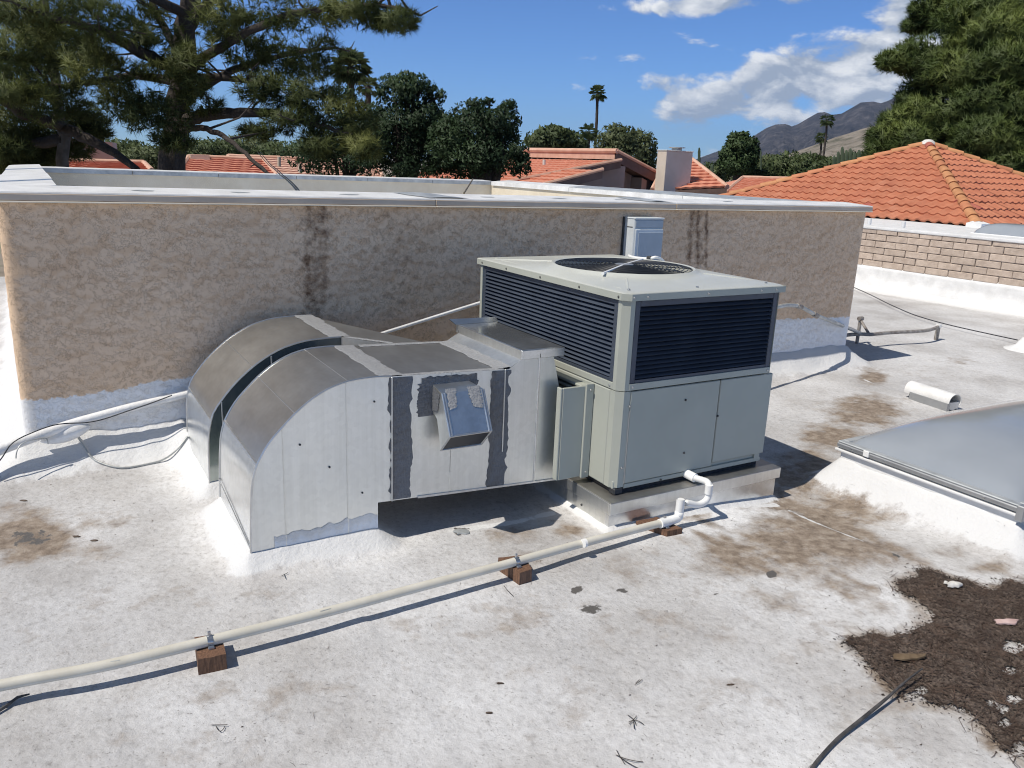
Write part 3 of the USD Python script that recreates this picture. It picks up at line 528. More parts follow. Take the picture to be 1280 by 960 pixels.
obj('cap_lip', m_, 'galvanized', curb); obj('cap_top', MB().box((CX0-e*.25, CY0-e*.55, .150), (CX1+e*.9, CY1, .1565), .002), 'galvanized_warm', curb)
for px, py in ((779, 658), (930, 605)): c = ony(px, py, CY0-.004); obj('screw', MB().box(c-.007, c+.007, .003), 'screw', curb)
for y in (3.35, 3.75): obj('screw', MB().box((CX0-.006, y-.006, .04), (CX0+.004, y+.006, .052), .003), 'screw_dark', curb)
obj('rail', MB().box((AX0+.03, AY0+.02, .155), (AX1-.03, AY1-.03, .187)), 'coil_dark', curb, label='black strip filling the gap under the cabinet with painted shade')  # near-black filler, painted as the shade inside the gap

ac = thing('air_conditioner', 'large sage grey rooftop air conditioner with dark louvres and round top fan', 'air conditioner', (3.12, 3.97, .155))
obj('base_pan', MB().box((AX0+.012, AY0+.012, ZB), (AX1-.012, AY1-.012, ZB+.05), .006), 'cabinet_paint', ac)
obj('core', MB().box((AX0+.05, AY0+.05, ZB+.03), (AX1-.05, AY1-.05, 1.04)), 'coil_dark', ac, label='dark coil behind the louvres')
for lo, hi in (((AX0+.042, AY0+.042, .75), (AX1-.042, AY0+.060, ZT-.002)), ((AX0+.042, AY1-.060, .75), (AX1-.042, AY1-.042, ZT-.002)), ((AX0+.042, AY0+.062, .75), (AX0+.060, AY1-.062, ZT-.002)), ((AX1-.060, AY0+.062, .75), (AX1-.042, AY1-.062, ZT-.002))): obj('coil_face', MB().box(lo, hi), 'coil_dark', ac)
obj('foot', MB().box((AX0+.012, AY0-.004, .157), (AX0+.075, AY0+.05, .196), .008), 'wire_dark', ac, label='dark rubber foot at the front corner')
CH = .034
def corner_post(x, y, sx, sy, z0, z1, w=.062):
    # L shaped post with a chamfered outside corner
    p = [(x+sx*CH, y), (x+sx*w, y), (x+sx*w, y+sy*.02), (x+sx*.02, y+sy*.02), (x+sx*.02, y+sy*w), (x, y+sy*w), (x, y+sy*CH)]
    return MB().prism_z(p, z0, z1)
for (x, y, sx, sy) in ((AX0, AY0, 1, 1), (AX1, AY0, -1, 1), (AX0, AY1, 1, -1), (AX1, AY1, -1, -1)):
    w = .062 if (sx > 0) else .035
    obj('corner_post', corner_post(x, y, sx, sy, ZS+.002, ZT-.03, w), 'cabinet_paint', ac, smooth=False)
    obj('lower_post', corner_post(x, y, sx, sy, ZB+.012, ZS-.002, .075), 'cabinet_paint', ac, smooth=False)
# lower cabinet panels: front (two), left, back, right
pj = AX0 + .075; pm = ony(896, 520, AY0)[0]
obj('access_panel', MB().box((pj+.003, AY0-.002, ZB+.03), (pm-.002, AY0+.02, ZS-.004), .004), 'cabinet_paint', ac, label='wide access panel at the front')
obj('access_panel', MB().box((pm+.002, AY0-.002, ZB+.05), (AX1-.003, AY0+.02, ZS-.004), .004), 'cabinet_paint', ac)
obj('bottom_rail', MB().box((pj+.004, AY0+.001, ZB), (AX1-.02, AY0+.02, ZB+.027), .003), 'cabinet_paint', ac)
obj('edge_trim', MB().box((pj-.0005, AY0-.004, ZB+.03), (pj+.0035, AY0+.003, ZS-.11), .001), 'screw', ac, label='bright bare edge of the access panel')
obj('side_panel', MB().box((AX0-.001, AY0+.078, ZB+.012), (AX0+.02, AY1-.078, ZS-.004), .004), 'cabinet_paint', ac)
obj('side_panel', MB().box((AX1-.02, AY0+.078, ZB+.012), (AX1+.001, AY1-.078, ZS-.004), .004), 'cabinet_paint', ac)
obj('side_panel', MB().box((AX0+.078, AY1-.02, ZB+.012), (AX1-.078, AY1+.001, ZS-.004), .004), 'cabinet_paint', ac)
# louvred upper faces
def louvre_face(fx, fy, length, name_lab):
    """fx, fy map (run, out) to world x, y; out > 0 points outwards"""
    a0, a1 = .066, length-(.066 if length > 1.3 else .038); z0, z1 = ZS+.038, ZL-.006
    def P(u, o, z): return A([fx(u, o), fy(u, o), z])
    def bx(u0, u1, o0, o1, za, zb, bev=.002): return MB().box(P(u0, o0, za), P(u1, o1, zb), bev)
    obj('lower_rail', bx(a0-.004, a1+.004, -.02, .0015, ZS+.002, z0), 'cabinet_paint', ac)
    fr = obj('louvre_frame', bx(a0, a0+.034, -.03, -.004, z0, z1), 'louver_paint', ac)
    obj('stile', bx(a1-.034, a1, -.03, -.004, z0, z1), 'louver_paint', fr)
    obj('top_rail', bx(a0+.035, a1-.035, -.03, -.005, z1-.032, z1), 'louver_paint', fr)
    obj('bottom_rail', bx(a0+.035, a1-.035, -.03, -.005, z0, z0+.018), 'louver_paint', fr)
    n = 16; pitch = (z1-.036-z0-.020)/n
    for i in range(n):
        z = z0+.020 + (i+.5)*pitch; m = MB(); us = (a0+.030, a1-.030)
        prof = [(-.026, pitch*.36), (-.012, pitch*.10), (-.002, -pitch*.30), (-.004, -pitch*.35), (-.014, pitch*.02), (-.028, pitch*.28)]
        v = A([P(u, o, z+dz) for u in us for (o, dz) in prof]); k = len(prof); f = []
        for j in range(k): f += [[j, (j+1) % k, k+(j+1) % k], [j, k+(j+1) % k, k+j]]
        f += [[0, j+1, j] for j in range(1, k-1)] + [[k, k+j, k+j+1] for j in range(1, k-1)]
        m.add(v, f); obj('slat', m, 'louver_paint', ac, smooth=40)
    for u in (a0+.018, a1-.018): obj('screw', bx(u-.006, u+.006, .0, .006, ZS+.014, ZS+.026), 'screw', ac)
louvre_face(lambda u, o: AX0+u, lambda u, o: AY0-o, AX1-AX0, 'front')
louvre_face(lambda u, o: AX0-o, lambda u, o: AY0+u, AY1-AY0, 'left')
louvre_face(lambda u, o: AX1+o, lambda u, o: AY0+u, AY1-AY0, 'right')
louvre_face(lambda u, o: AX0+u, lambda u, o: AY1+o, AX1-AX0, 'back')
# lid: skirt with chamfered corners, low pyramid, raised fan ring
FC = A([3.06, 3.86]); FR = .415
def ring_pts(r, z, n=96, c=FC): th = np.linspace(0, 2*np.pi, n+1); return np.stack([c[0]+r*np.cos(th), c[1]+r*np.sin(th), np.full(n+1, z)], 1)
def chamf(x0, x1, y0, y1, c): return [(x0+c, y0), (x1-c*.3, y0), (x1, y0+c*.3), (x1, y1-c*.3), (x1-c*.3, y1), (x0+c*.3, y1), (x0, y1-c*.3), (x0, y0+c)]
o_ = .012
out = chamf(AX0-o_, AX1+o_, AY0-o_, AY1+o_, CH+.006)
def resample_square(r, n=96):
    th = np.linspace(0, 2*np.pi, n+1); pts = []
    poly = Polygon(out)
    for t in th:
        l = LineString([tuple(FC), (FC[0]+3*math.cos(t), FC[1]+3*math.sin(t))]); q = l.intersection(poly.exterior); q = q if q.geom_type == 'Point' else list(q.geoms)[0]
        pts.append((q.x, q.y))
    return A(pts)
SQ = resample_square(0)
def lerp_ring(t, z):
    c = ring_pts(FR+.05, 0)[:, :2]; return np.column_stack([SQ*(1-t)+c*t, np.full(len(SQ), z)])
def zlid(t): return ZT + .002 + .030*t
rings = [lerp_ring(0, ZT-.004), lerp_ring(.012, ZT+.001), lerp_ring(.06, zlid(.06)), lerp_ring(.10, zlid(.12)), lerp_ring(.5, zlid(.5)), lerp_ring(.9, zlid(.85)), lerp_ring(1.0, zlid(.95)), ring_pts(FR+.03, zlid(1)+.008), ring_pts(FR+.012, zlid(1)+.018), ring_pts(FR, zlid(1)+.014), ring_pts(FR-.004, zlid(1)-.002), ring_pts(FR-.002, 1.13)]
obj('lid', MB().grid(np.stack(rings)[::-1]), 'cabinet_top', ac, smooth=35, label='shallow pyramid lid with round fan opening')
sk = MB()
for a, b in zip(out, out[1:]+out[:1]):
    a, b = A(a), A(b); t = (b-a)/np.linalg.norm(b-a); nn = A([t[1], -t[0]])
    p0, p1 = a, b
    sk.add([(*p0, ZL-.004), (*p1, ZL-.004), (*p1, ZT-.003), (*p0, ZT-.003), (*(p0-nn*.004), ZL-.004), (*(p1-nn*.004), ZL-.004)], [[0, 1, 2], [0, 2, 3], [1, 0, 4], [1, 4, 5]])
obj('lid_skirt', sk, 'cabinet_paint', ac, smooth=False)
ZR = zlid(1)+.012
# raised creases of the lid from corner to ring and along the left edge
for (p, t) in (((AX0+.05, AY0+.05), 0), ((AX0+.03, AY1-.14), 0), ((AX1-.05, AY1-.10), 0), ((AX1-.05, AY0+.12), 0)):
    p = A(p); d = FC-p; d /= np.linalg.norm(d); q = FC - d*(FR+.06); m_ = MB(); m_.tube([(*p, ZT+.004), (*(p*.5+q*.5), ZT+.0185), (*q, ZT+.0305)], [.004, .006, .004], 6); obj('crease', m_, 'cabinet_top', ac)
m_ = MB(); m_.box((AX0+.045, AY0+.11, ZT+.004), (AX0+.055, AY1-.14, ZT+.0115), .003); obj('ridge', m_, 'cabinet_top', ac)
for (u, s) in ((.04, 0), (.13, 0), (.55, 0), (.95, 0), (1.07, 0)): obj('screw', MB().box((AX0+u-.006, AY0-o_-.005, ZL+.008), (AX0+u+.006, AY0-o_+.002, ZL+.020), .003), 'screw', ac)
for u in (.05, .40, .80, 1.2, 1.52): obj('screw', MB().box((AX0-o_-.005, AY0+u-.006, ZL+.006), (AX0-o_+.002, AY0+u+.006, ZL+.018), .003), 'screw_dark', ac)
for (x, y) in ((AX0+.055, AY0+.055), (AX1-.10, AY0+.05), (AX0+.5, AY0+.03)): obj('screw', MB().box((x-.007, y-.007, ZT+.003), (x+.007, y+.007, ZT+.016), .003), 'screw', ac)
for px, py in ((857, 500), (855, 566), (897, 520), (787, 508), (777, 585), (826, 600)): c = ony(px, py, AY0-.003); obj('screw', MB().box(c-.006, c+.006, .003), 'screw_dark' if px > 800 else 'screw', ac)
# fan: shroud floor, hub, four blades, wire guard and bright support bar
obj('fan_shroud', MB().tube([(FC[0], FC[1], 1.06), (FC[0], FC[1], 1.075)], FR-.004, 48), 'coil_dark', ac)
fan = obj('fan_hub', MB().tube([(*FC, 1.10), (*FC, 1.20)], .075, 20), 'fan_blade', ac)
for k in range(4):
    th = k*math.pi/2 + .55; P = np.zeros((8, 6, 3))
    for i, r in enumerate(np.linspace(.07, .385, 8)):
        for j, s in enumerate(np.linspace(-.5, .5, 6)):
            a = th + s*.85; P[i, j] = (FC[0]+r*math.cos(a), FC[1]+r*math.sin(a), 1.165 + s*.10 - .012*math.cos(s*3))
    obj('blade', MB().grid(P), 'fan_blade', fan, smooth=True)
g = None
for i, r in enumerate(np.linspace(.07, FR-.006, 15)):
    nb = 40; z = ZR + .010*(1-(r/FR)**2)*1.2
    ringm = MB().tube(ring_pts(r, z, nb)[:-1].tolist() + [ring_pts(r, z, nb)[0]], .0026, 5, caps=False)
    o = obj('guard_ring', ringm, 'wire_dark', ac, smooth=True)
for k in range(10):
    th = k*math.pi/5+.15; obj('guard_spoke', tube([(FC[0]+.06*math.cos(th), FC[1]+.06*math.sin(th), ZR+.007), (FC[0]+(FR+.004)*math.cos(th), FC[1]+(FR+.004)*math.sin(th), ZR-.004)], .0032, 5), 'wire_dark', ac)
b0, b1 = onz(753.5, 342, ZR+.003), onz(803, 324.5, ZR+.003); dd = (b1-b0)/np.linalg.norm(b1-b0)
obj('support_bar', MB().tube([b0, (b0+b1)/2+[0, 0, .006], b1], .0085, 8), 'pvc_white', ac, label='pale bar across the fan guard'); obj('motor_plate', MB().tube([(*((b0+b1)/2)[:2], ZR+.004), (*((b0+b1)/2)[:2], ZR+.016)], .055, 20), 'fan_blade', ac)
# duct flange and trim strips on the left face, seen between duct and cabinet
fl = obj('duct_flange', MB().box((2.352, 3.398, .196), (AX0-.004, 3.412, .722), .003), 'cabinet_paint', ac, label='sage grey flange panel beside the duct')
obj('return_lip', MB().box((2.338, 3.400, .196), (2.352, 3.44, .722), .003), 'cabinet_paint', fl); obj('mount_lip', MB().box((AX0-.055, 3.384, .19), (AX0-.003, 3.398, .735), .003), 'cabinet_paint', fl)
for z in (.225, .70): obj('screw', MB().box((AX0-.034, 3.377, z-.007), (AX0-.020, 3.386, z+.007), .003), 'screw', fl)
for z in (.640, .668, .697): obj('trim_strip', MB().box((AX0-.05, 3.44, z), (AX0-.002, 4.70, z+.016), .004), 'cabinet_paint', ac)

# ------------------------------------------------------------------ galvanized ductwork
duct = thing('air_duct', 'twin galvanized sheet metal ducts with curved elbows running from roof to air conditioner', 'air duct', (1.03, 3.86, 0))
Y0, Y1 = 3.508, 4.218
arc = [(.715, -.02), (.718, .0), (.727, .22), (.739, .393), (.758, .479), (.790, .545), (.826, .599), (.893, .671), (.96, .734), (1.054, .799), (1.135, .834), (1.231, .854), (1.33, .858), (1.418, .853)]
arcs = [tuple(p) for p in np.vstack([A([(.715, -.02)]), bez([(x, z, 0) for x, z in arc[1:]], 3)[:, :2]])]
def sheet(path, y0a, y1a, th=.004):
    """sheet metal following (x, z) path, between two y"""
    p = A(path); P = np.stack([np.stack([p[:, 0], np.full(len(p), y0a), p[:, 1]], 1), np.stack([p[:, 0], np.full(len(p), y1a), p[:, 1]], 1)]); return MB().grid(P)
ia = next(i for i, p in enumerate(arcs) if p[1] > .475)
im = next(i for i, p in enumerate(arcs) if p[0] > .93)
# front duct elbow: cheeks, throat panel, two wrapper sheets
chk = arcs + [(1.418, .205), (1.346, .209), (1.345, -.02)]
def cheek(y, yb): return MB().prism_y(chk, y, yb)
sx = [.885, 1.19]
def clip_poly(poly, x0, x1):
    from shapely.geometry import box as sbox
    return list(Polygon(poly).buffer(0).intersection(sbox(x0, -1, x1, 2)).exterior.coords)[:-1]
for i, (a, b) in enumerate(zip([.6]+sx, sx+[1.42])): obj('cheek_panel', MB().prism_y(clip_poly(chk, a+.0012, b-.0012), Y0+.0012*(i % 2), Y0+.012), 'galvanized', duct, smooth=False, label='flat front cheek of the near elbow' if i == 0 else None)
for x in sx:
    zt_ = float(np.interp(x, [p[0] for p in arcs[2:]], [p[1] for p in arcs[2:]])); obj('standing_seam', MB().box((x-.002, Y0-.0035, .05), (x+.002, Y0+.004, zt_-.006), .0012), 'galvanized', duct)
obj('cheek_panel', MB().prism_y(chk, Y1-.012, Y1), 'galvanized_gap_shade', duct, smooth=False)
obj('throat_panel', sheet(arcs[:ia+1], Y0, Y1), 'galvanized_bright', duct, smooth=40, label='flat lower panel of the near elbow')
obj('wrapper_sheet', sheet(arcs[ia:im+1], Y0, Y1), 'galvanized_warm', duct, smooth=60); obj('wrapper_sheet', sheet(arcs[im:], Y0, Y1), 'galvanized_warm', duct, smooth=60)
def rib(p, y0, y1, r=.004, mat='seam_metal', par_=duct, nm='seam_rib'): return obj(nm, tube([(p[0], y0, p[1]), (p[0], y1, p[1])], r, 6), mat, par_)
rib(arcs[ia], Y0-.003, Y1+.003, .006); rib(arcs[im], Y0, Y1, .0028)
i3 = next(i for i, p in enumerate(arcs) if p[0] > 1.20); rib(arcs[i3], Y0, Y1, .0022)
obj('edge_bead', MB().tube([(x, Y0, z) for x, z in arcs[1:]], .0055, 6), 'seam_metal', duct); obj('edge_bead', MB().tube([(x, Y1, z) for x, z in arcs[1:]], .0055, 6), 'seam_metal', duct)
obj('drip_fold', MB().prism_x([(Y0, .10), (Y1, .185), (Y1, .18), (Y0, .095)], .7155, .7205), 'seam_metal', duct)
# near trunk: front, top, bottom and back sheets with a slight fall to the right
TX = [1.418, 1.742, 2.05]; zt = lambda x: .853-(x-1.418)*.0355; zb = lambda x: .205-(x-1.418)*.048
for i, (a, b) in enumerate(zip(TX, TX[1:])):
    obj('side_sheet', MB().prism_y([(a+.001, zb(a)), (b-.001, zb(b)), (b-.001, zt(b)), (a+.001, zt(a))], Y0, Y0+.01), 'galvanized', duct, smooth=False)
x_ = 1.742; obj('standing_seam', MB().box((x_-.003, Y0-.003, zb(x_)+.01), (x_+.003, Y0+.003, zb(x_)+.12), .001), 'galvanized', duct)
obj('top_sheet', MB().grid(A([[(1.418, Y0, zt(1.418)), (1.418, Y1, zt(1.418))], [(2.066, Y0, zt(2.066)), (2.066, Y1, zt(2.066))]])[::-1]), 'galvanized_warm', duct, smooth=False)
obj('bottom_sheet', MB().quad((1.346, Y0, .2095), (1.346, Y1, .2095), (2.43, Y1, .152), (2.43, Y0, .152)), 'galvanized_warm', duct, smooth=False)
obj('back_sheet', MB().prism_y([(1.418, zb(1.418)), (2.43, .152), (2.43, .80), (2.06, zt(2.06)), (1.418, zt(1.418))], Y1-.01, Y1), 'galvanized_warm', duct, smooth=False)
obj('bottom_flange', MB().box((1.60, Y0-.006, .178), (2.43, Y0+.002, .186), .001) if False else MB().hull([(1.56, Y0-.005, zb(1.56)-.004), (1.56, Y0+.004, zb(1.56)-.004), (1.56, Y0-.005, zb(1.56)+.008), (2.425, Y0-.005, .150), (2.425, Y0+.004, .150), (2.425, Y0-.005, .160)]), 'seam_metal', duct)
obj('heel_panel', MB().box((1.343, Y0+.002, -.02), (1.3465, Y1, .208)), 'galvanized_warm', duct)
# connection to the cabinet with its cap plate
cp = [(2.051, zb(2.05)), (2.424, .152), (2.434, .44), (2.432, .56), (2.416, .63), (2.356, .86), (2.352, .905), (2.149, .905), (2.145, .872), (2.074, .828), (2.051, .829)]
from shapely.geometry import box as sbox_
for i, (a, b) in enumerate(((2.0, 2.262), (2.262, 2.5))): obj('side_sheet', MB().prism_y(clip_poly(cp, a+.001, b-.001), Y0+.0008*i, Y0+.01), 'galvanized', duct, smooth=False, label='bare metal sheet of the duct next to the cabinet')
obj('standing_seam', MB().box((2.258, Y0-.006, .165), (2.266, Y0+.003, .90), .002), 'galvanized_bright', duct)
obj('slope_sheet', MB().quad((2.066, Y0, .826), (2.146, Y0, .872), (2.146, 4.25, .872), (2.066, 4.25, .826)), 'galvanized', duct, smooth=False)
obj('riser_sheet', MB().quad((2.146, Y0, .872), (2.149, Y0, .921), (2.149, 4.28, .921), (2.146, 4.28, .872)), 'galvanized', duct, smooth=False)
cap = obj('cap_plate', MB().box((2.148, Y0+.005, .917), (2.412, 4.27, .923), .002), 'galvanized_bright', duct, label='flat cap plate on top of the duct end')
obj('cap_lip', MB().box((2.146, Y0-.006, .872), (2.418, Y0+.005, .922), .003), 'galvanized_bright', cap)
obj('rear_lip', MB().hull([(2.13, 4.25, .925), (2.42, 4.25, .925), (2.10, 4.275, .955), (2.42, 4.275, .95), (2.13, 4.254, .921), (2.42, 4.254, .921), (2.10, 4.279, .951), (2.42, 4.279, .946)]), 'galvanized_bright', cap)
obj('rear_sheet', MB().prism_y(cp, 4.24, 4.25), 'galvanized_warm', duct, smooth=False)
obj('end_sheet', MB().grid(A([[(x, Y0+.012, z), (x, 4.23, z)] for x, z in ((2.424, .152), (2.434, .44), (2.432, .56), (2.416, .63), (2.356, .86))])), 'galvanized_warm', duct, smooth=False)
obj('connector', MB().box((2.43, 3.56, .19), (AX0-.06, 4.62, .60)), 'galvanized_warm', duct, label='short sleeve between duct end and cabinet')
# rear elbow and its diagonal run
Z0_, Z1_ = 4.458, 5.185
arcr = [(.700, -.02), (.706, .013), (.719, .324), (.749, .468), (.800, .545), (.863, .619), (.94, .690), (1.022, .75), (1.167, .82), (1.298, .847), (1.40, .852), (1.485, .853)]
arb = [tuple(p) for p in bez([(x, z, 0) for x, z in arcr], 3)[:, :2]]
ib = next(i for i, p in enumerate(arb) if p[1] > .43); im2 = next(i for i, p in enumerate(arb) if p[0] > .95)
chr2 = arb + [(1.485, .21), (1.40, .21), (1.40, -.02)]
obj('cheek_panel', MB().prism_y(chr2, Z0_, Z0_+.012), 'galvanized_gap_shade', duct, smooth=False, label='gap side of the far elbow with shade put into its colour'); obj('cheek_panel', MB().prism_y(chr2, Z1_-.012, Z1_), 'galvanized_warm', duct, smooth=False)
obj('throat_panel', sheet(arb[:ib+1], Z0_, Z1_), 'galvanized_bright', duct, smooth=40, label='flat lower panel of the far elbow')
obj('wrapper_sheet', sheet(arb[ib:im2+1], Z0_, Z1_), 'galvanized_warm', duct, smooth=60); obj('wrapper_sheet', sheet(arb[im2:], Z0_, Z1_), 'galvanized_warm', duct, smooth=60)
rib(arb[ib], Z0_-.003, Z1_+.003, .005); rib(arb[im2], Z0_, Z1_, .0028); obj('edge_bead', MB().tube([(x, Z0_, z) for x, z in arb], .005, 6), 'seam_metal', duct); obj('edge_bead', MB().tube([(x, Z1_, z) for x, z in arb], .005, 6), 'seam_metal', duct)
for x in (.80, 1.08): obj('standing_seam', MB().box((x-.004, Z0_-.006, .02), (x+.004, Z0_+.002, float(np.interp(x, [p[0] for p in arb], [p[1] for p in arb]))-.01), .002), 'seam_metal', duct)
dg = [(1.486, Z0_+.004), (1.70, 4.225), (1.93, 4.225), (1.92, 4.32), (1.486, Z1_)]
obj('diagonal_run', MB().hull([(x, y, .21) for x, y in dg] + [(x, y, .853 if x < 1.6 else (.842 if x < 1.8 else .825)) for x, y in dg]), 'galvanized_warm', duct, smooth=False, label='diagonal duct run joining the near trunk')
obj('rear_trunk', MB().hull([(1.90, 4.222, .19), (2.45, 4.222, .17), (1.95, 4.66, .19), (2.45, 4.66, .17), (1.90, 4.222, .64), (2.45, 4.222, .60), (1.95, 4.66, .64), (2.45, 4.66, .60)]), 'galvanized_warm', duct, smooth=False)
# dark duct mastic: irregular brushed bands
def ragged(p0, p1, p2, p3, nrm, n=26, jag=.010, th=.0035, seed=0):
    """band between edge p0->p1 and edge p3->p2, rough along both long edges, standing proud along nrm"""
    r = np.random.default_rng(seed); p0, p1, p2, p3, nrm = map(A, (p0, p1, p2, p3, nrm)); t = np.linspace(0, 1, n); w = p3-p0; w = w/np.linalg.norm(w)
    n = max(n, 40); t = np.linspace(0, 1, n); q = np.linspace(0, 1, n)*6; ja, jb = (jag*1.5*((fb(np.c_[q*2.2, q*0+k+seed, q*0], 5, 7)-.5)*2.2+.25*(r.random(n)-.5)) for k in (0., 9.))
    L = p0+(p1-p0)*t[:, None]-w*ja[:, None]; R = p3+(p2-p3)*t[:, None]+w*jb[:, None]; rows = []
    for s, h in ((0, .0004), (.06, .8), (.3, 1), (.5, .75), (.7, 1), (.94, .8), (1, .0004)): rows.append(L*(1-s)+R*s + nrm*(th*h*(.7+.6*r.random(n)))[:, None]+nrm*.0012)
    return MB().grid(np.stack(rows))
xa, xb = ony(487, 550, Y0)[0], ony(514, 550, Y0)[0]; x2a, x2b = ony(611, 540, Y0)[0], ony(634, 540, Y0)[0]
NF = (0, -1, 0); NT = (.03, 0, 1)
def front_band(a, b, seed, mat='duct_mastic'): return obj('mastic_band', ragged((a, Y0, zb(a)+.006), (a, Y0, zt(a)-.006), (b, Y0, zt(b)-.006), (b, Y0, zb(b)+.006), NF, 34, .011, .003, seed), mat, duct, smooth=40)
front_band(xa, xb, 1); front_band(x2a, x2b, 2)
obj('standing_seam', MB().box((1.4145, Y0-.011, zb(1.42)), (1.4215, Y0+.002, zt(1.42)), .002), 'seam_metal', duct); obj('standing_seam', MB().box((2.046, Y0-.010, zb(2.05)+.2), (2.053, Y0+.002, zt(2.05)), .002), 'seam_metal', duct)
mottled('mastic_sunlit', (.24, .245, .255), (.36, .365, .37), 30, .32, bump=.8, bscale=45, streak=(1.5, 9, 9))  # paler copy of the same mastic, sunlight put into its colour
def top_band(a, b, ya, yb, za, zb_, seed): return obj('mastic_band', ragged((a, ya, za), (a, yb, za), (b, yb, zb_), (b, ya, zb_), NT, 24, .009, .003, seed), 'mastic_sunlit', duct, smooth=40, label='brushed sealant across the duct top with sunlight put into its pale colour')
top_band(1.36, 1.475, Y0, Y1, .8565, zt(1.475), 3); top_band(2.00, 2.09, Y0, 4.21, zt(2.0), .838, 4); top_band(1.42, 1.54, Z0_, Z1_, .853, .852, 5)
obj('mastic_band', ragged((1.47, Y0-.003, zt(1.47)), (2.04, Y0-.003, zt(2.04)), (2.04, Y0+.028, zt(2.04)), (1.47, Y0+.028, zt(1.47)), NT, 24, .005, .003, 6), 'mastic_sunlit', duct, smooth=40)
obj('mastic_band', ragged((1.50, Y1-.04, zt(1.50)), (2.02, Y1-.03, zt(2.02)), (2.02, Y1+.012, zt(2.02)), (1.50, Y1+.012, zt(1.50)), NT, 24, .006, .003, 7), 'mastic_sunlit', duct, smooth=40)
obj('mastic_band', ragged((1.50, Z0_-.012, .852), (1.71, 4.225, .843), (1.73, 4.255, .843), (1.50, Z0_+.035, .852), NT, 14, .006, .002, 8), 'mastic_sunlit', duct, smooth=40)
# relief hood on the front of the trunk
hx0, hx1 = 1.637, 1.835
hp = [(Y0, .792), (3.396, .772), (3.299, .581), (3.403, .477), (3.452, .625), (Y0, .655)]
hood = obj('relief_hood', MB().grid(A([[(hx0, y, z), (hx1+.03*(i > 0), y, z)] for i, (y, z) in enumerate(hp[:3])])), 'galvanized_bright', duct, smooth=False, label='small angled sheet metal hood on the duct side')
for x, dx in ((hx0, .0), (hx1, .0)):
    pr = MB(); sh = [(0 if x == hx0 else .03*(i not in (0, 5))) for i in range(6)]; pr.add([(x+s, y, z) for s, (y, z) in zip(sh, hp)], [[0, 1, 4], [0, 4, 5], [1, 2, 3], [1, 3, 4]]); obj('hood_cheek', pr, 'galvanized', hood, smooth=False)
obj('hood_floor', MB().quad((hx0, 3.403, .477), (hx1+.03, 3.403, .477), (hx1+.03, 3.452, .625), (hx0, 3.452, .625)), 'galvanized_warm', hood, smooth=False)
obj('screen', MB().quad((hx0+.008, 3.3045, .574), (hx1+.022, 3.3045, .574), (hx1+.022, 3.396, .484), (hx0+.008, 3.396, .484)), 'wire_dark', hood, smooth=False, label='dark mesh screen in the hood mouth')
for (a, b) in (((hx0, 3.299, .581), (hx1+.03, 3.299, .581)), ((hx0, 3.403, .477), (hx1+.03, 3.403, .477)), ((hx0, 3.299, .581), (hx0, 3.403, .477)), ((hx1+.03, 3.299, .581), (hx1+.03, 3.403, .477)), ((hx0+.012, 3.396, .774), (hx0+.012, 3.299, .584)), ((hx1+.018, 3.396, .774), (hx1+.018, 3.299, .584)), ((hx0, 3.396, .772), (hx0, 3.299, .581)), ((hx1+.03, 3.396, .772), (hx1+.03, 3.299, .581))):
    obj('hem', MB().tube([a, b], .005, 6), 'seam_metal', hood)
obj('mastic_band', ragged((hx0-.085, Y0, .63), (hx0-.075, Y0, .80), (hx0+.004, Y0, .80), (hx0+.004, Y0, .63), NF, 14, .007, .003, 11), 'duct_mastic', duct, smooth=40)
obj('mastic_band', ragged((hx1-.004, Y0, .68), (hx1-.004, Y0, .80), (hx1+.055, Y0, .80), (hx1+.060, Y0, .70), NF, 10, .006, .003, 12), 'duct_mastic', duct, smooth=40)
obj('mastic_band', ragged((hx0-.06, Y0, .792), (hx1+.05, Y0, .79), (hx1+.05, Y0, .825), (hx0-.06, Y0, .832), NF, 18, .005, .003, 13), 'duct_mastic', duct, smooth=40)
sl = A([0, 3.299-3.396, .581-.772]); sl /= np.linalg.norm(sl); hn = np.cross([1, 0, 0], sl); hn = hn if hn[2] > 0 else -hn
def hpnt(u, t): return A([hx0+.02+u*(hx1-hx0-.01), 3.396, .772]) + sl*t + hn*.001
obj('mastic_patch', ragged(hpnt(.0, -.02), hpnt(.0, .085), hpnt(.25, .075), hpnt(.30, -.02), hn, 10, .006, .002, 14), 'mastic_sunlit', hood, smooth=40)
obj('mastic_patch', ragged(hpnt(.62, -.02), hpnt(.72, .085), hpnt(1.0, .095), hpnt(1.0, -.02), hn, 10, .006, .002, 15), 'mastic_sunlit', hood, smooth=40)
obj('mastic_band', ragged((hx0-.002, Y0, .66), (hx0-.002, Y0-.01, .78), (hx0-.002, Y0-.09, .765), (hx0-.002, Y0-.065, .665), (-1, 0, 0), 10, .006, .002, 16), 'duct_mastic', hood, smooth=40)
for px, py in ((468, 502), (375, 556), (412, 584), (453, 616)): c = ony(px, py, Y0-.002); obj('rivet', MB().box(c-.0045, c+.0045, .002), 'screw_dark', duct)
# white coating brushed up the foot of the near elbow
obj('coating_splash', ragged((.83, Y0, .0), (1.344, Y0, .0), (1.344, Y0, .155), (.83, Y0, .125), NF, 40, .014, .002, 21), 'painted_white', duct, smooth=40)
obj('coating_splash', ragged((1.348, Y0+.01, .0), (1.348, Y1, .0), (1.348, Y1, .05), (1.348, Y0+.01, .07), (1, 0, 0), 22, .02, .0025, 22), 'painted_white', duct, smooth=40)
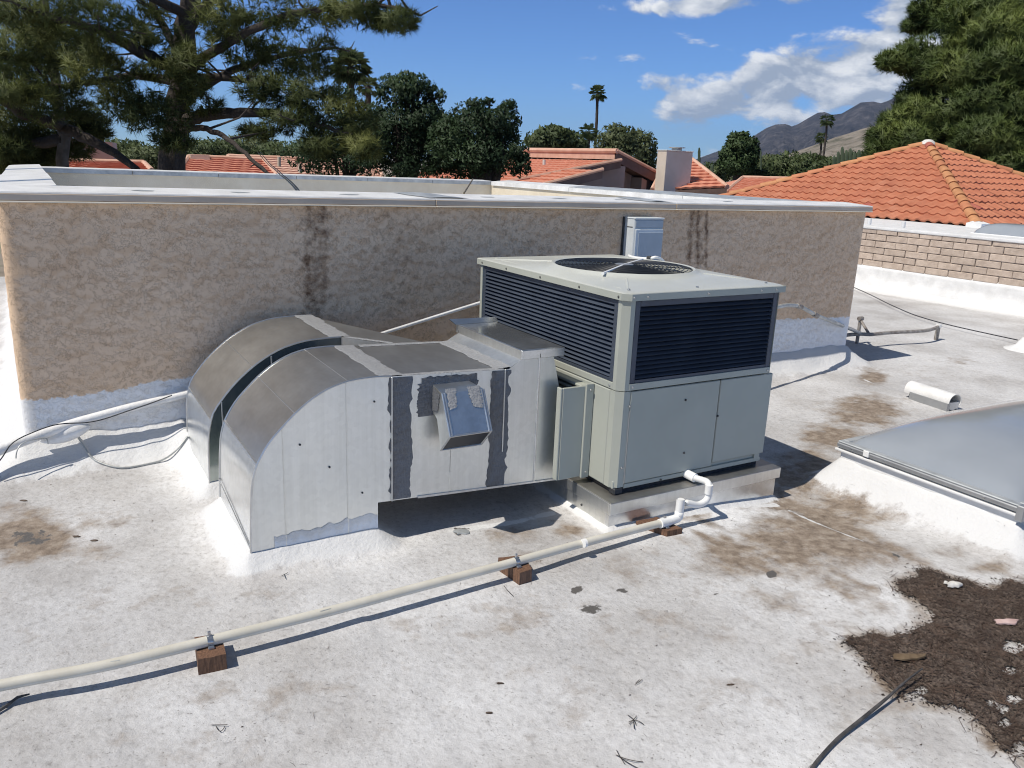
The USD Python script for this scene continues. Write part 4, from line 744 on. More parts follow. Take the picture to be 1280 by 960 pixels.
# ------------------------------------------------------------------ condensate pipe, trap, wood blocks, clamps
PZ = .078; PR = .0205
def pp(px, py, z=PZ): p = onz(px, py, z); return p
pl = [pp(-160, 893), pp(0, 857), pp(150, 828), pp(262, 801), pp(400, 767), pp(520, 735), pp(645, 702), pp(740, 676, .062), ony(836, 651.5, 2.965)]
pipe = thing('condensate_pipe', 'long cream plastic pipe with white trap crossing the roof from the air conditioner', 'pipe', (1.2, 2.85, PZ))
obj('pipe_run', tube(bez(pl, 6), PR, 16), 'pvc', pipe, smooth=True)
TY = 2.975
t = [ony(866, 597, AY0-.01), ony(869, 597.5, AY0-.06), ony(888, 603, TY), ony(885, 625, TY), ony(873, 632, TY), ony(858, 628.5, TY), ony(852, 628.5, TY)]
t[0] = A([t[1][0]-.01, AY0+.01, t[1][2]+.006])
obj('drain_stub', tube([t[0], t[1]], .026, 14), 'pvc_white', pipe, smooth=30); obj('trap_bend', tube(rounded(t[1:6], .05, 6), .0185, 12), 'pvc_white', pipe, smooth=True)
obj('trap_arm', tube(bez([t[4]+A([-.01, 0, -.001]), ony(862, 628, TY), ony(857, 628.5, TY)], 4), .012, 10), 'pvc_white', pipe, smooth=True); obj('coupling', tube([ony(886.5, 606, TY), ony(885.5, 617, TY)], .0215, 14), 'pvc_white', pipe, smooth=30)
s0, s1 = ony(851, 624, TY), ony(848.5, 650, TY); s1 = A([s0[0]-.002, TY, pl[-1][2]+.008])
stand = MB().tube([s1+A([0, 0, -.01]), s0], .023, 16, caps=False); stand.tube([s0, s1], .0185, 14); obj('standpipe', stand, 'pvc_white', pipe, smooth=30)
obj('elbow', tube(rounded([s1+A([0, 0, .03]), s1+A([0, 0, -.008]), pl[-1]], .03, 5), .0245, 14), 'pvc_white', pipe, smooth=True)
obj('coupling', tube([pl[-1]-A([.07, .008, -.003]), pl[-1]], .0255, 14), 'pvc_white', pipe, smooth=30); obj('coupling', tube([pp(729, 679.2), pp(732, 678.4)], .0222, 14), 'pvc_white', pipe, smooth=30)
for px, py, w in ((100, 838, 15), (138, 829, 12), (400, 765, 14)):   # faint print along the pipe
    a, b = pp(px, py, PZ+.012), pp(px+w, py-w*.2, PZ+.012); mid = (a+b)/2; d = (b-a)/np.linalg.norm(b-a); th_ = A([0, -.55, .84])*PR*1.01
    P = np.stack([np.stack([A([*(np.interp(q[0], [p[0] for p in pl], [p[i] for p in pl]) for i in range(3))]) + A([0, -math.sin(an), math.cos(an)])*(PR+.0006) for an in (.52, .68)]) for q in (a, a*.7+b*.3, a*.5+b*.5, b)])
    obj('print_mark', MB().grid(P), 'conduit_metal', pipe, smooth=False)
def wood_block(c0, c1, c2, c3, h, label, clamp, yaw=0):
    c = (c0+c2)/2; t = thing('wood_block', label, 'wood block', (c[0], c[1], 0), 'wood blocks under the condensate pipe')
    v = MB().hull([(*q[:2], -.01) for q in (c0, c1, c2, c3)] + [(*(q[:2]*.985+c[:2]*.015), h) for q in (c0, c1, c2, c3)])
    vv, ff = v.get(); b = trimesh.Trimesh(vv, ff).subdivide().subdivide(); bv = np.array(b.vertices); bv += (meshkit.noise(bv*60)[:, None]-.5)*.003
    obj('block', (bv, np.array(b.faces)), 'wood', t, smooth=25)
    x = clamp; y = float(np.interp(x, [p[0] for p in pl], [p[1] for p in pl])); z = float(np.interp(x, [p[0] for p in pl], [p[2] for p in pl]))
    m = MB(); th = np.linspace(-.2*math.pi, 1.2*math.pi, 12); P = np.stack([np.stack([np.full(12, x+dx), y+np.cos(th)*(PR+.0025), z+np.sin(th)*(PR+.0025)], 1) for dx in (-.010, -.010, .010, .010)]); P[0, :, 1:] = (P[0, :, 1:]-[y, z])*.9+[y, z]; P[3, :, 1:] = P[0, :, 1:]
    cl = obj('pipe_clamp', m.grid(P), 'screw', t, smooth=30); obj('clamp_bolt', MB().box((x-.006, y-.004, z+PR), (x+.006, y+.004, z+PR+.020), .002), 'screw', cl); obj('clamp_foot', MB().box((x-.011, y-PR-.016, h), (x+.011, y-PR-.001, h+.010), .002), 'screw', cl)
    return t
g0 = lambda px, py: onz(px, py, 0)
H_ = .060
wood_block(g0(248, 843), g0(284, 835), A([.470, 2.915, 0]), A([.375, 2.93, 0]), H_, 'weathered wood block under the pipe nearest the left edge, split on its front', onz(262, 801, PZ)[0])
wood_block(g0(649, 731), g0(664.5, 726), A([1.87, 2.955, 0]), A([1.745, 2.985, 0]), H_, 'reddish wood block under the middle of the pipe', onz(645, 702, PZ)[0])
wood_block(onz(833, 676, -.03), onz(852, 672, -.03), A([2.80, 3.075, -.03]), A([2.66, 3.085, -.03]), pl[-1][2]-.022, 'square wood block under the pipe beside the white standpipe', pl[-1][0]-.035)

# ------------------------------------------------------------------ electrical disconnect, conduits and cables
dis = thing('disconnect_box', 'pale grey electrical disconnect box on the stucco wall behind the fan', 'electrical box', (4.34, 5.3, 1.1))
dx0, dx1, dz0, dz1, dy = 4.175, 4.475, .985, 1.492, .145
obj('box_body', MB().box((dx0, WALL_Y-dy, dz0), (dx1, WALL_Y-.006, dz1), .006), 'disconnect_light', dis); obj('cover', MB().box((dx0+.004, WALL_Y-dy-.016, dz0+.01), (dx1-.002, WALL_Y-dy-.001, dz1-.085), .008), 'disconnect_light', dis)
obj('cover_panel', MB().box((dx0+.035, WALL_Y-dy-.021, dz0+.03), (dx1-.012, WALL_Y-dy-.0165, dz1-.112), .004), 'disconnect_grey', dis, label='grey recessed front of the box cover'); obj('hood', MB().box((dx0+.006, WALL_Y-dy-.008, dz1-.075), (dx1-.004, WALL_Y-dy-.0005, dz1-.014), .003), 'disconnect_grey', dis); obj('top_cap', MB().box((dx0-.004, WALL_Y-dy-.012, dz1-.006), (dx1+.004, WALL_Y-.006, dz1+.006), .004), 'disconnect_light', dis)
obj('knockout', MB().box((dx0-.002, WALL_Y-dy+.02, dz1-.075), (dx0+.002, WALL_Y-.05, dz1-.068)), 'screw_dark', dis); obj('back_plate', MB().box((dx0-.012, WALL_Y-.022, dz0), (dx0+.0, WALL_Y-.004, dz1+.004)), 'screw_dark', dis)
whip = thing('electrical_whip', 'white flexible electrical conduit looping from wall box to the cabinet', 'conduit', (4.4, 5.0, .9))
obj('flexible_conduit', tube(bez([(4.40, WALL_Y-.10, dz0+.01), (4.42, 5.10, .84), (4.36, 4.98, .78), (4.1, 4.90, .86), (3.7, 4.85, .80), (3.55, 4.78, .66)], 8), .016, 10), 'pvc_white', whip, smooth=True)
obj('fitting', tube([(4.40, WALL_Y-.10, dz0-.03), (4.40, WALL_Y-.10, dz0+.02)], .024, 10), 'screw_dark', whip)
wl = thing('wire_loop', 'stiff white wire with dark clip resting on the far rim of the fan lid', 'wire', (3.5, 4.5, 1.26))
w0, w1, w2, w3 = onz(786, 319.5, ZT+.02), onz(812, 323.5, ZT+.035), onz(818, 321.5, ZT+.05), onz(829, 326, ZT+.02)
obj('wire', tube(bez([w0, w1, w2, w3], 5), .010, 8), 'pvc_white', wl, smooth=True); obj('clip', MB().box(w1-.018, w1+.018, .006), 'screw_dark', wl)
lc = thing('wall_conduit', 'white painted conduit rising along the foot of the stucco wall behind the ducts', 'conduit', (1, 5.26, .3))
LY = 5.255
lp = [ony(-40, 578, 5.13), ony(0, 562, 5.17), ony(60, 540, 5.21), ony(110, 524, LY), ony(160, 510, LY), ony(235, 492, LY), ony(480, 416, LY), ony(595, 380, LY), ony(640, 366, LY)]
obj('pipe_run', tube(bez(lp, 6), [.0125+.022*max(0, 1-i/30) for i in range(6*8+1)], 12), 'painted_white', lc, smooth=True)
m_ = MB(); P = np.zeros((24, 9, 3)); xq = np.linspace(-.10, .18, 24)
for i, x in enumerate(xq):
    zc = np.interp(x, [p[0] for p in lp], [p[2] for p in lp])-.045; s = math.sin(math.pi*i/23)**.6
    for j, a in enumerate(np.linspace(-.2, math.pi+.2, 9)): P[i, j] = (x, 5.245-.055*s*math.sin(a), zc+.055*s*math.cos(a))
obj('coating_bulge', m_.grid(P), 'painted_white', lc, smooth=True); 
for i in (1, 3): obj('strap', tube([(lp[6+i-1][0]-.2, LY+.03, lp[6+i-1][2]-.10), (lp[6+i-1][0]-.2, LY-.03, lp[6+i-1][2]-.075), (lp[6+i-1][0]-.2, LY+.03, lp[6+i-1][2]-.03)], .006, 6), 'conduit_metal', lc)
cw = thing('thin_wire', 'thin dark wire looped over the white conduit near the left corner of the wall', 'wire', (0, 5.1, .2))
obj('strand', tube(bez([ony(-10, 588, 5.10), ony(4, 570, 5.12), ony(14, 555, 5.14), ony(35, 543, 5.16), ony(75, 530, 5.19), ony(110, 528, 5.2), ony(165, 512, 5.21), ony(215, 494, 5.22)], 5), .0035, 6), 'wire_dark', cw, smooth=True)
obj('strand', tube(bez([ony(20, 573, 5.08), ony(26, 556, 5.12), ony(40, 550, 5.14), ony(58, 548, 5.16), ony(60, 555, 5.15)], 5), .0035, 6), 'conduit_metal', cw, smooth=True)
gp = [(76, 566), (95, 574), (120, 581), (160, 582), (195, 577), (236, 566)]
gcw = obj('roof_cable', tube(bez([A([*onz(px, py, .02)[:2], RZ(*onz(px, py, .02)[:2])+.007]) for px, py in gp], 6), .006, 8), 'conduit_metal', smooth=True); tag(gcw, 'thin grey cable curving on the white roof left of the ducts', 'cable')
rc = thing('gas_conduit', 'grey metal conduit sloping down from the air conditioner past the wall corner', 'conduit', (7.5, 5.3, .3))
rp = [(3.70, 4.45, .70), ony(985, 381, 5.05), ony(1000, 382.5, 5.08), ony(1020, 394, 5.12), ony(1045, 404, 5.16), onz(1075, 416, .165)]
obj('pipe_run', tube(rounded(rp, .08, 4), .019, 10), 'conduit_metal', rc, smooth=True)
for k in (2, 3): obj('coupling', tube([rp[k]-(rp[k]-rp[k-1])/np.linalg.norm(rp[k]-rp[k-1])*.05, rp[k]+(rp[k+1]-rp[k])/np.linalg.norm(rp[k+1]-rp[k])*.03], .025, 10), 'rusty_pipe', rc)
st = thing('roof_pipe', 'rusty pipe on short stands with a diagonal brace beyond the wall corner', 'pipe', (8.8, 5.8, 0))
pa = onz(1071, 429, 0); pb = onz(1170, 424.5, 0); ha = pa + [0, 0, .305]; hb = pb + [0, 0, .175]
obj('post', tube([pa-[0, 0, .02], ha], .020, 8), 'rusty_pipe', st); obj('post', tube([pb-[0, 0, .02], hb], .026, 10), 'rusty_pipe', st); obj('post_cap', tube([hb-[0, 0, .02], hb+[0, 0, .02]], .034, 10), 'painted_white', st)
run = [onz(1048, 421, .13), onz(1075, 417.5, .15), onz(1090, 418.0, .15), onz(1110, 416, .15), onz(1140, 414.5, .15), onz(1155, 413.5, .15), hb-[0, 0, .01]]
obj('pipe_run', tube(bez(run, 4), .021, 10), 'rusty_pipe', st, smooth=True); br1 = onz(1086, 417, .155); obj('brace', tube([ha-[0, 0, .02], br1], .016, 6), 'rusty_pipe', st); obj('cross_tee', tube([ha-[0.03, 0, .01], ha+[.03, 0, -.01]], .028, 8), 'rusty_pipe', st)
bc = [(1062, 357), (1085, 367), (1120, 384), (1150, 396), (1190, 407), (1230, 416), (1272, 425)]
b_ = obj('roof_cable', tube(bez([A([*onz(px, py, .05)[:2], .05]) for i, (px, py) in enumerate(bc)], 6), .007, 6), 'wire_dark', smooth=True); tag(b_, 'thin black cable running across the roof to the right picture edge', 'cable')
pv_ = thing('pipe_flashing', 'stub of tan pipe in a white coated mound at the right picture edge', 'roof vent', (*onz(1283, 437, 0)[:2], 0)); c = onz(1283, 437, 0)
th = np.linspace(0, 2*np.pi, 25); P = np.stack([np.stack([c[0]+r*np.cos(th), c[1]+r*np.sin(th), np.full(25, z)], 1) for r, z in ((.25, -.01), (.18, .015), (.12, .05), (.075, .12), (.06, .14), (.05, .14))]); P += .012*(fb(P*6, 3, 3)[..., None]-.5)
obj('mound', MB().grid(P[::-1]), 'painted_white', pv_, smooth=True); obj('stub', tube([c+[0, 0, .1], c+[0, 0, .27]], .055, 14), 'house_stucco_pale', pv_, smooth=30); obj('collar', tube([c+[0.0, 0, .225], c+[0, 0, .255]], .068, 14), 'rusty_pipe', pv_, smooth=30)

# ------------------------------------------------------------------ half round vent hood lying on the roof
vh = thing('vent_hood', 'white half round vent hood lying low on the roof behind the skylight', 'roof vent', (6.8, 4.0, 0))
va, vb = onz(1137, 498, 0), onz(1184, 513.5, 0); ax = (vb-va); ax /= np.linalg.norm(ax); sd = -np.cross(ax, [0, 0, 1]); sd = sd*np.sign(sd@(EYE-va)); r0 = .074; va = va - sd*r0 + ax*-.06 + [0, 0, .066]; L_ = .45
th = np.linspace(-.35, math.pi+.35, 20)
def ring_at(s, r, lift=0): return va + ax*s + np.cos(th)[:, None]*sd*r + np.stack([0*th, 0*th, np.sin(th)*r+lift], 1)
obj('shell', MB().grid(np.stack([ring_at(-.01, r0-.006), ring_at(-.01, r0), ring_at(L_*.5, r0), ring_at(L_, r0), ring_at(L_, r0-.006), ring_at(.02, r0-.008)])[::-1]), 'white_metal', vh, smooth=40)
obj('back_plate', MB().add(np.vstack([ring_at(.01, r0-.002), (va+ax*.01)[None]]), [[i, i+1, 20] for i in range(19)]), 'white_metal', vh, smooth=False)
lo_ = th*0; q = np.linspace(math.pi+.35, 2*math.pi-.35, 10); low = va+ax*(L_-.012)+np.cos(q)[:, None]*sd*(r0-.004)+np.stack([0*q, 0*q, np.sin(q)*(r0-.004)], 1); mid_ = va+ax*(L_-.012)+np.cos(np.linspace(math.pi*.98, .02, 10))[:, None]*sd*(r0-.004)+[0, 0, -.004]
obj('end_lip', MB().grid(np.stack([low, va+ax*(L_-.012)+np.linspace(-1, 1, 10)[:, None]*sd*(r0-.006)+[0, 0, .0]])), 'white_metal', vh, smooth=False)
obj('curb_strip', MB().hull([va+ax*s+sd*o+[0, 0, z] for s in (.06, L_+.0) for o in (r0-.02, r0+.012) for z in (-.10, -.005)]), 'skylight_frame', vh, smooth=False); obj('curb_strip', MB().hull([va+ax*s-sd*o+[0, 0, z] for s in (.06, L_-.02) for o in (r0-.02, r0+.0) for z in (-.10, -.005)]), 'white_metal', vh, smooth=False)
obj('inner_duct', MB().hull([va+ax*s+sd*o+[0, 0, z] for s in (.03, L_-.09) for o in (-r0+.02, r0-.02) for z in (-.08, .03)]), 'coil_dark', vh, smooth=False)

# ------------------------------------------------------------------ domed skylight
SX0, SX1, SY0, SY1, SZ = 4.275, 6.62, 1.945, 3.095, .205
skl = thing('skylight', 'large grey domed skylight in a metal frame on a white curb at the right edge', 'skylight', (5.4, 2.5, 0))
obj('curb', MB().box((SX0+.02, SY0+.02, -.05), (SX1-.02, SY1-.02, SZ), .01), 'painted_white', skl)
def frame_ring(nm, i0, i1, z0, z1, mat, bev=.004):
    a, b = i0, i1
    for lo, hi in (((SX0-a, SY0-a, z0), (SX0+b, SY1+a, z1)), ((SX1-b, SY0-a, z0), (SX1+a, SY1+a, z1)), ((SX0+b, SY0-a, z0), (SX1-b, SY0+b, z1)), ((SX0+b, SY1-b, z0), (SX1-b, SY1+a, z1))): obj(nm, MB().box(lo, hi, bev), mat, skl)
frame_ring('flashing_lip', .006, .02, SZ-.012, SZ+.002, 'white_metal', .003); frame_ring('frame', .0, .03, SZ+.010, SZ+.040, 'skylight_frame', .006); frame_ring('retainer', -.004, .05, SZ+.041, SZ+.052, 'weathered_metal', .004)
nu, nv = 48, 30; u, v = np.meshgrid(np.linspace(0, 1, nu), np.linspace(0, 1, nv), indexing='ij')
hgt = ((1-(2*u-1)**4)*(1-(2*v-1)**4))**.6*.20 * (.8+.2*np.sin(np.pi*u)*np.sin(np.pi*v))
P = np.stack([SX0+.045+u*(SX1-SX0-.09), SY0+.045+v*(SY1-SY0-.09), SZ+.045+hgt], -1); obj('dome', MB().grid(P), 'skylight_dome', skl, smooth=True)
for y in (2.15, 2.45, 2.75, 2.98): obj('screw', MB().box((SX0-.004, y-.008, SZ+.018), (SX0+.002, y+.008, SZ+.034), .003), 'screw', skl)
obj('clip', MB().box((SX0-.006, 2.86, SZ+.012), (SX0+.002, 2.90, SZ+.050), .003), 'pvc_white', skl); obj('corner_block', MB().box((SX0-.012, SY0-.012, SZ-.03), (SX0+.035, SY0+.03, SZ+.056), .005), 'skylight_frame', skl)

# ------------------------------------------------------------------ litter: pine needle mat, hose, twigs, scraps
MATP = Polygon([onz(*p)[:2] for p in mat_px]).buffer(0)
def jag(P2, amp=.05): return P2 + amp*np.stack([fb(np.c_[P2*9, 0*P2[:, :1]], 4, 61)-.5, fb(np.c_[P2*9, 0*P2[:, :1]], 4, 63)-.5], 1)
step = .011; mx0, my0, mx1, my1 = MATP.bounds; gx = np.arange(mx0-.1, mx1+.1, step); gy = np.arange(my0-.1, my1+.1, step); QX, QY = np.meshgrid(gx, gy, indexing='ij')
jq = jag(np.stack([QX.ravel(), QY.ravel()], 1), .13); jq = jq + .045*np.stack([fb(np.c_[jq*38, 0*jq[:, :1]], 3, 161)-.5, fb(np.c_[jq*38, 0*jq[:, :1]], 3, 163)-.5], 1); inside = contains_xy(MATP, jq[:, 0], jq[:, 1]).reshape(QX.shape)
holes = [(1270, 808, 16, 9), (1262, 838, 11, 5), (1266, 876, 12, 6), (1255, 905, 9, 5), (1275, 935, 10, 9), (1253, 886, 8, 5), (1140, 872, 14, 7), (1152, 862, 9, 6), (1238, 880, 7, 4)]
hm = np.zeros_like(QX)
for h in holes: hm = np.maximum(hm, spot(*h, QX, QY))
hm2 = hm + (fb(np.stack([QX*24, QY*24, 0*QX], -1), 4, 65)-.5)*.9
from scipy.ndimage import distance_transform_edt
inside &= hm2 < .55
dist = distance_transform_edt(inside)*step
hz_ = roof_z(QX, QY) + .004 + np.minimum(dist*.25, .018)*(.35+1.1*fb(np.stack([QX*6, QY*6, 0*QX], -1), 5, 67)) + .010*(fb(np.stack([QX*30, QY*30, 0*QX], -1), 3, 69)-.3)
idx = np.arange(QX.size).reshape(QX.shape); q = inside[:-1, :-1] & inside[1:, :-1] & inside[1:, 1:] & inside[:-1, 1:]
a, b, c, d = idx[:-1, :-1][q], idx[1:, :-1][q], idx[1:, 1:][q], idx[:-1, 1:][q]
fa = np.vstack([np.stack([a, b, c], 1), np.stack([a, c, d], 1)]); vs = np.stack([QX.ravel(), QY.ravel(), hz_.ravel()], 1); uq, inv = np.unique(fa, return_inverse=True)
tag(obj('needle_litter', (vs[uq], inv.reshape(-1, 3)), 'humus', smooth=True), 'dark mat of rotted leaf litter on the white roof at lower right', 'leaf litter', kind='stuff')
def needles(pos, nrm_tilt, length, width, seed):
    """thin bent slivers lying about"""
    r = np.random.default_rng(seed); n = len(pos); th = r.random(n)*2*np.pi; L = length*(.4+1.0*r.random(n)); d = np.stack([np.cos(th), np.sin(th), nrm_tilt*(r.random(n)-.3)], 1); s = np.stack([-np.sin(th), np.cos(th), 0*th], 1)*width/2
    bend = (r.random(n)-.5)[:, None]*s/width*L[:, None]*.5; up = A([0, 0, 1.])*(.4*width)
    p0 = pos-d*L[:, None]/2; p2 = pos+d*L[:, None]/2; pm = pos+bend
    p0[:, 2] = np.maximum(p0[:, 2], pos[:, 2]-.002); p2[:, 2] = np.maximum(p2[:, 2], pos[:, 2]-.002)
    v = np.stack([p0-s*.5, p0+s*.5, pm-s+up, pm+s+up, p2-s*.4, p2+s*.4], 1).reshape(-1, 3); o = (np.arange(n)*6)[:, None]
    f = np.concatenate([o+A([[0, 1, 3]]), o+A([[0, 3, 2]]), o+A([[2, 3, 5]]), o+A([[2, 5, 4]])]); return v, f
def crumbs(pos, size, seed):
    """little flat angular chips"""
    r = np.random.default_rng(seed); n = len(pos); q = r.normal(size=(n, 3, 3)); q[:, 0, 2] *= .4; q[:, 1, 2] *= .4; q[:, 2, :2] *= .4; q /= np.linalg.norm(q, axis=2, keepdims=True); sz = size*(.35+1.3*r.random((n, 1))**2); a, b, c = q[:, 0]*sz*1.5, q[:, 1]*sz*.8, q[:, 2]*sz*.4
    v = np.stack([pos+a, pos-a, pos+b, pos-b, pos+c, pos-c], 1).reshape(-1, 3); o = (np.arange(n)*6)[:, None]; F = [[0, 2, 4], [2, 1, 4], [1, 3, 4], [3, 0, 4], [2, 0, 5], [1, 2, 5], [3, 1, 5], [0, 3, 5]]
    return v, np.concatenate([o+A([f_]) for f_ in F])
foliage('litter_chip', (.045, .034, .027), (.12, .09, .07), (.27, .215, .17), trans=.02, scale=10)
r_ = np.random.default_rng(5); sel = np.argwhere(inside); w = sel[r_.integers(0, len(sel), 19000)]; pos = np.stack([gx[w[:, 0]], gy[w[:, 1]], hz_[w[:, 0], w[:, 1]]+.001+.004*r_.random(len(w))], 1); pos[:, :2] += (r_.random((len(w), 2))-.5)*step*2.0
edge = np.argwhere(inside & (dist < .035)); w2 = edge[r_.integers(0, len(edge), 5200)]; pe = np.stack([gx[w2[:, 0]], gy[w2[:, 1]]], 1) + r_.normal(size=(5200, 2))*.024*(.3+r_.random((5200, 1))*1.5); pe = np.c_[pe, roof_z(pe[:, 0], pe[:, 1])+.003]
tag(obj('litter_chips', crumbs(np.vstack([pos, pe]), .0040, 12), 'litter_chip', smooth=False), 'loose bark and soil crumbs over and around the litter mat', 'litter', kind='stuff')
w = sel[r_.integers(0, len(sel), 3600)]; pos = np.stack([gx[w[:, 0]], gy[w[:, 1]], hz_[w[:, 0], w[:, 1]]+.005+.006*r_.random(len(w))], 1); w2 = edge[r_.integers(0, len(edge), 420)]; pe = np.stack([gx[w2[:, 0]], gy[w2[:, 1]]], 1) + r_.normal(size=(420, 2))*.05; pe = np.c_[pe, roof_z(pe[:, 0], pe[:, 1])+.004]
tag(obj('pine_straw', needles(np.vstack([pos, pe]), .10, .075, .0024, 6), 'dry_needles', smooth=False), 'brown dry pine needles strewn over the litter mat', 'pine needles', kind='stuff')
# loose specks, needles and crumbs over the open roof
n = 2800; xy = np.stack([r_.uniform(-1.6, 5.2, n), r_.uniform(.9, 5.0, n)], 1); den = fb(np.c_[xy*1.3, 0*xy[:, :1]], 4, 71); edge_d = np.array([MATP.distance(Point(*p)) for p in xy]); keep = (r_.random(n) < sst(den, .42, .68)*.65 + .9*np.exp(-edge_d/.25)*(edge_d > 0)) & ~((xy[:, 0] > .6) & (xy[:, 0] < 3.8) & (xy[:, 1] > 3.05)); xy = xy[keep]
tag(obj('needle_scatter', needles(np.c_[xy, roof_z(xy[:, 0], xy[:, 1])+.003], .03, .028, .0013, 8), 'dry_needles', smooth=False), 'sparse dry needles and crumbs scattered over the white roof', 'pine needles', kind='stuff')
n = 1400; xy = np.stack([r_.uniform(-1.8, 5.2, n), r_.uniform(.9, 5.2, n)], 1); den = fb(np.c_[xy*1.1, 0*xy[:, :1]], 4, 73); keep = (r_.random(n) < sst(den, .45, .7)) & ~((xy[:, 0] > .6) & (xy[:, 0] < 3.8) & (xy[:, 1] > 3.05)); xy = xy[keep]; m_ = MB(); zz = roof_z(xy[:, 0], xy[:, 1])
for (x, y), z in zip(xy, zz):
    k = r_.integers(4, 7); th = np.sort(r_.random(k))*2*np.pi; s = .0015+.005*r_.random()**2; v = np.stack([x+np.cos(th)*s*(.6+r_.random(k)), y+np.sin(th)*s*(.4+.5*r_.random(k)), np.full(k, z+.0025)], 1); m_.add(np.vstack([v, [x, y, z+.004]]), [[i, (i+1) % k, k] for i in range(k)])
tag(obj('grit', m_, 'humus', smooth=False), 'tiny dark specks of grit on the white roof', 'grit', kind='stuff')
def onroof(px, py, dz=.0): p = onz(px, py, .01); return A([p[0], p[1], RZ(p[0], p[1])+dz])
hose = obj('rubber_hose', tube(bez([onroof(1004, 985, .010), onroof(1013, 962, .010), onroof(1030, 940, .010), onroof(1055, 915, .012), onroof(1085, 893, .020), onroof(1110, 875, .03), onroof(1130, 860, .045), onroof(1151, 846, .055)], 6), [.0066-.004*max(0, (i-26)/16) for i in range(43)], 10), 'black_rubber', smooth=True); tag(hose, 'black rubber cable lying on the roof with its end on the needle mat', 'cable')
tw = obj('twig', tube([onroof(-14, 895, .010), onroof(8, 882, .012), onroof(22, 873, .016), onroof(37, 868, .012)], [.007, .006, .005, .003], 6), 'black_rubber'); tag(tw, 'dark twig beside the pipe shadow at the left picture edge', 'twig')
def twigs(name, lines, label, mat='bark'):
    m = MB()
    for l in lines: m.tube(bez([onroof(px, py, .005+.003*(k == 1)) for k, (px, py) in enumerate(l)], 3), .0013, 5)
    return tag(obj(name, m, mat), label, 'twig')
twigs('twig', [[(785, 890), (792, 897), (795, 904)], [(786, 900), (794, 899), (805, 904)], [(787, 903), (792, 898), (796, 891)], [(792, 898), (793, 910)]], 'star shaped sprig of dry needles on the roof at lower centre')
twigs('twig', [[(771, 936), (775, 945), (781, 953)], [(770, 942), (784, 948), (804, 950)], [(773, 943), (790, 955), (800, 959)]], 'crossed dry sprig on the roof at the bottom centre edge')
twigs('twig', [[(794, 852), (800, 849), (803, 846)], [(795, 850), (800, 847)]], 'small curled sprig on the roof above the star shaped sprig')
twigs('twig', [[(630, 730), (636, 738), (642, 743)]], 'short dark twig in front of the middle wood block')
twigs('twig', [[(270, 905), (276, 912), (281, 905)], [(264, 903), (284, 904)]], 'forked needle sprig below the left wood block')
twigs('twig', [[(355, 716), (357, 722)], [(352, 718), (360, 715)]], 'tiny dark scrap in front of the near duct elbow', 'wire_dark')
def scrap(name, px, py, rx, ry, mat, label, cat, seed, h=.012):
    r = np.random.default_rng(seed); c = onroof(px, py); ex = (onz(px+rx, py)-onz(px-rx, py))/2; ey = (onz(px, py+ry)-onz(px, py-ry))/2; n = 14; rows = []
    th = np.arange(n+1)*2*np.pi/n; rad = (.62+.5*r.random(n))*(.75+.35*np.cos(th[:-1])**2); rad = np.r_[rad, rad[0]]
    base = .006 if not MATP.contains(Point(c[0], c[1])) else .035
    for s, z in ((1, -.01), (.95, .5), (.6, .9), (.25, 1), (.01, .9)): rows.append(c + s*(rad*np.cos(th))[:, None]*ex + s*(rad*np.sin(th))[:, None]*ey + np.stack([0*th, 0*th, base-.004+h*z*(.7+.5*meshkit.noise(np.stack([np.cos(th)*3*s, np.sin(th)*3*s, 0*th+seed], 1)))], 1))
    return tag(obj(name, MB().grid(np.stack(rows)), mat, smooth=40), label, cat)
mottled('pink_scrap', (.45, .30, .27), (.56, .42, .39), 20, .8); mottled('pale_stone', (.55, .53, .48), (.66, .64, .60), 20, .8); mottled('dead_leaf', (.10, .065, .035), (.17, .12, .07), 40, .7)
scrap('foam_scrap', 1258, 781, 18, 5, 'pink_scrap', 'pink scrap of torn foam on the needle mat', 'scrap', 3); scrap('stone', 1192, 735, 9, 4, 'pale_stone', 'pale oblong stone on the upper edge of the needle mat', 'stone', 4, .02); scrap('stone', 1181, 732, 3, 2, 'pale_stone', 'tiny pale chip left of the oblong stone', 'stone', 5, .01); scrap('bark_chip', 1135, 825, 22, 6, 'dead_leaf', 'long greyish bark chip in the needle mat', 'bark chip', 6)
scrap('bark_chip', 577, 662, 10, 5, 'weathered_metal', 'grey torn membrane chip at the duct shadow edge', 'scrap', 7, .006)
for i, (px, py) in enumerate(((95, 681), (117, 672), (155, 679), (62, 700), (625, 851), (612, 887), (766, 881), (915, 852), (1092, 772), (330, 640), (216, 716), (270, 748))):
    pass
mottled('leaf_brown', (.045, .03, .02), (.09, .06, .04), 40, .7)
leaf_spots = [((30, 623), 'dark curled leaf on the roof near the left wall corner'), ((95, 667), 'dark leaf right of the brown stain at the left edge'), ((118, 672), 'second dark leaf, right of the brown stain at the left edge'), ((625, 850), 'single brown leaf on the open white roof below the blocks'), ((612, 887), 'small black leaf on the bare white roof at lower centre'), ((914, 852), 'curled leaf on the white roof towards the hose')]
for i, ((px, py), lab) in enumerate(leaf_spots): scrap('dead_leaf', px, py, 5, 1.3, 'leaf_brown', lab, 'leaf', 20+i, .005)
def gt(x, y): return A([x, y, GZ])
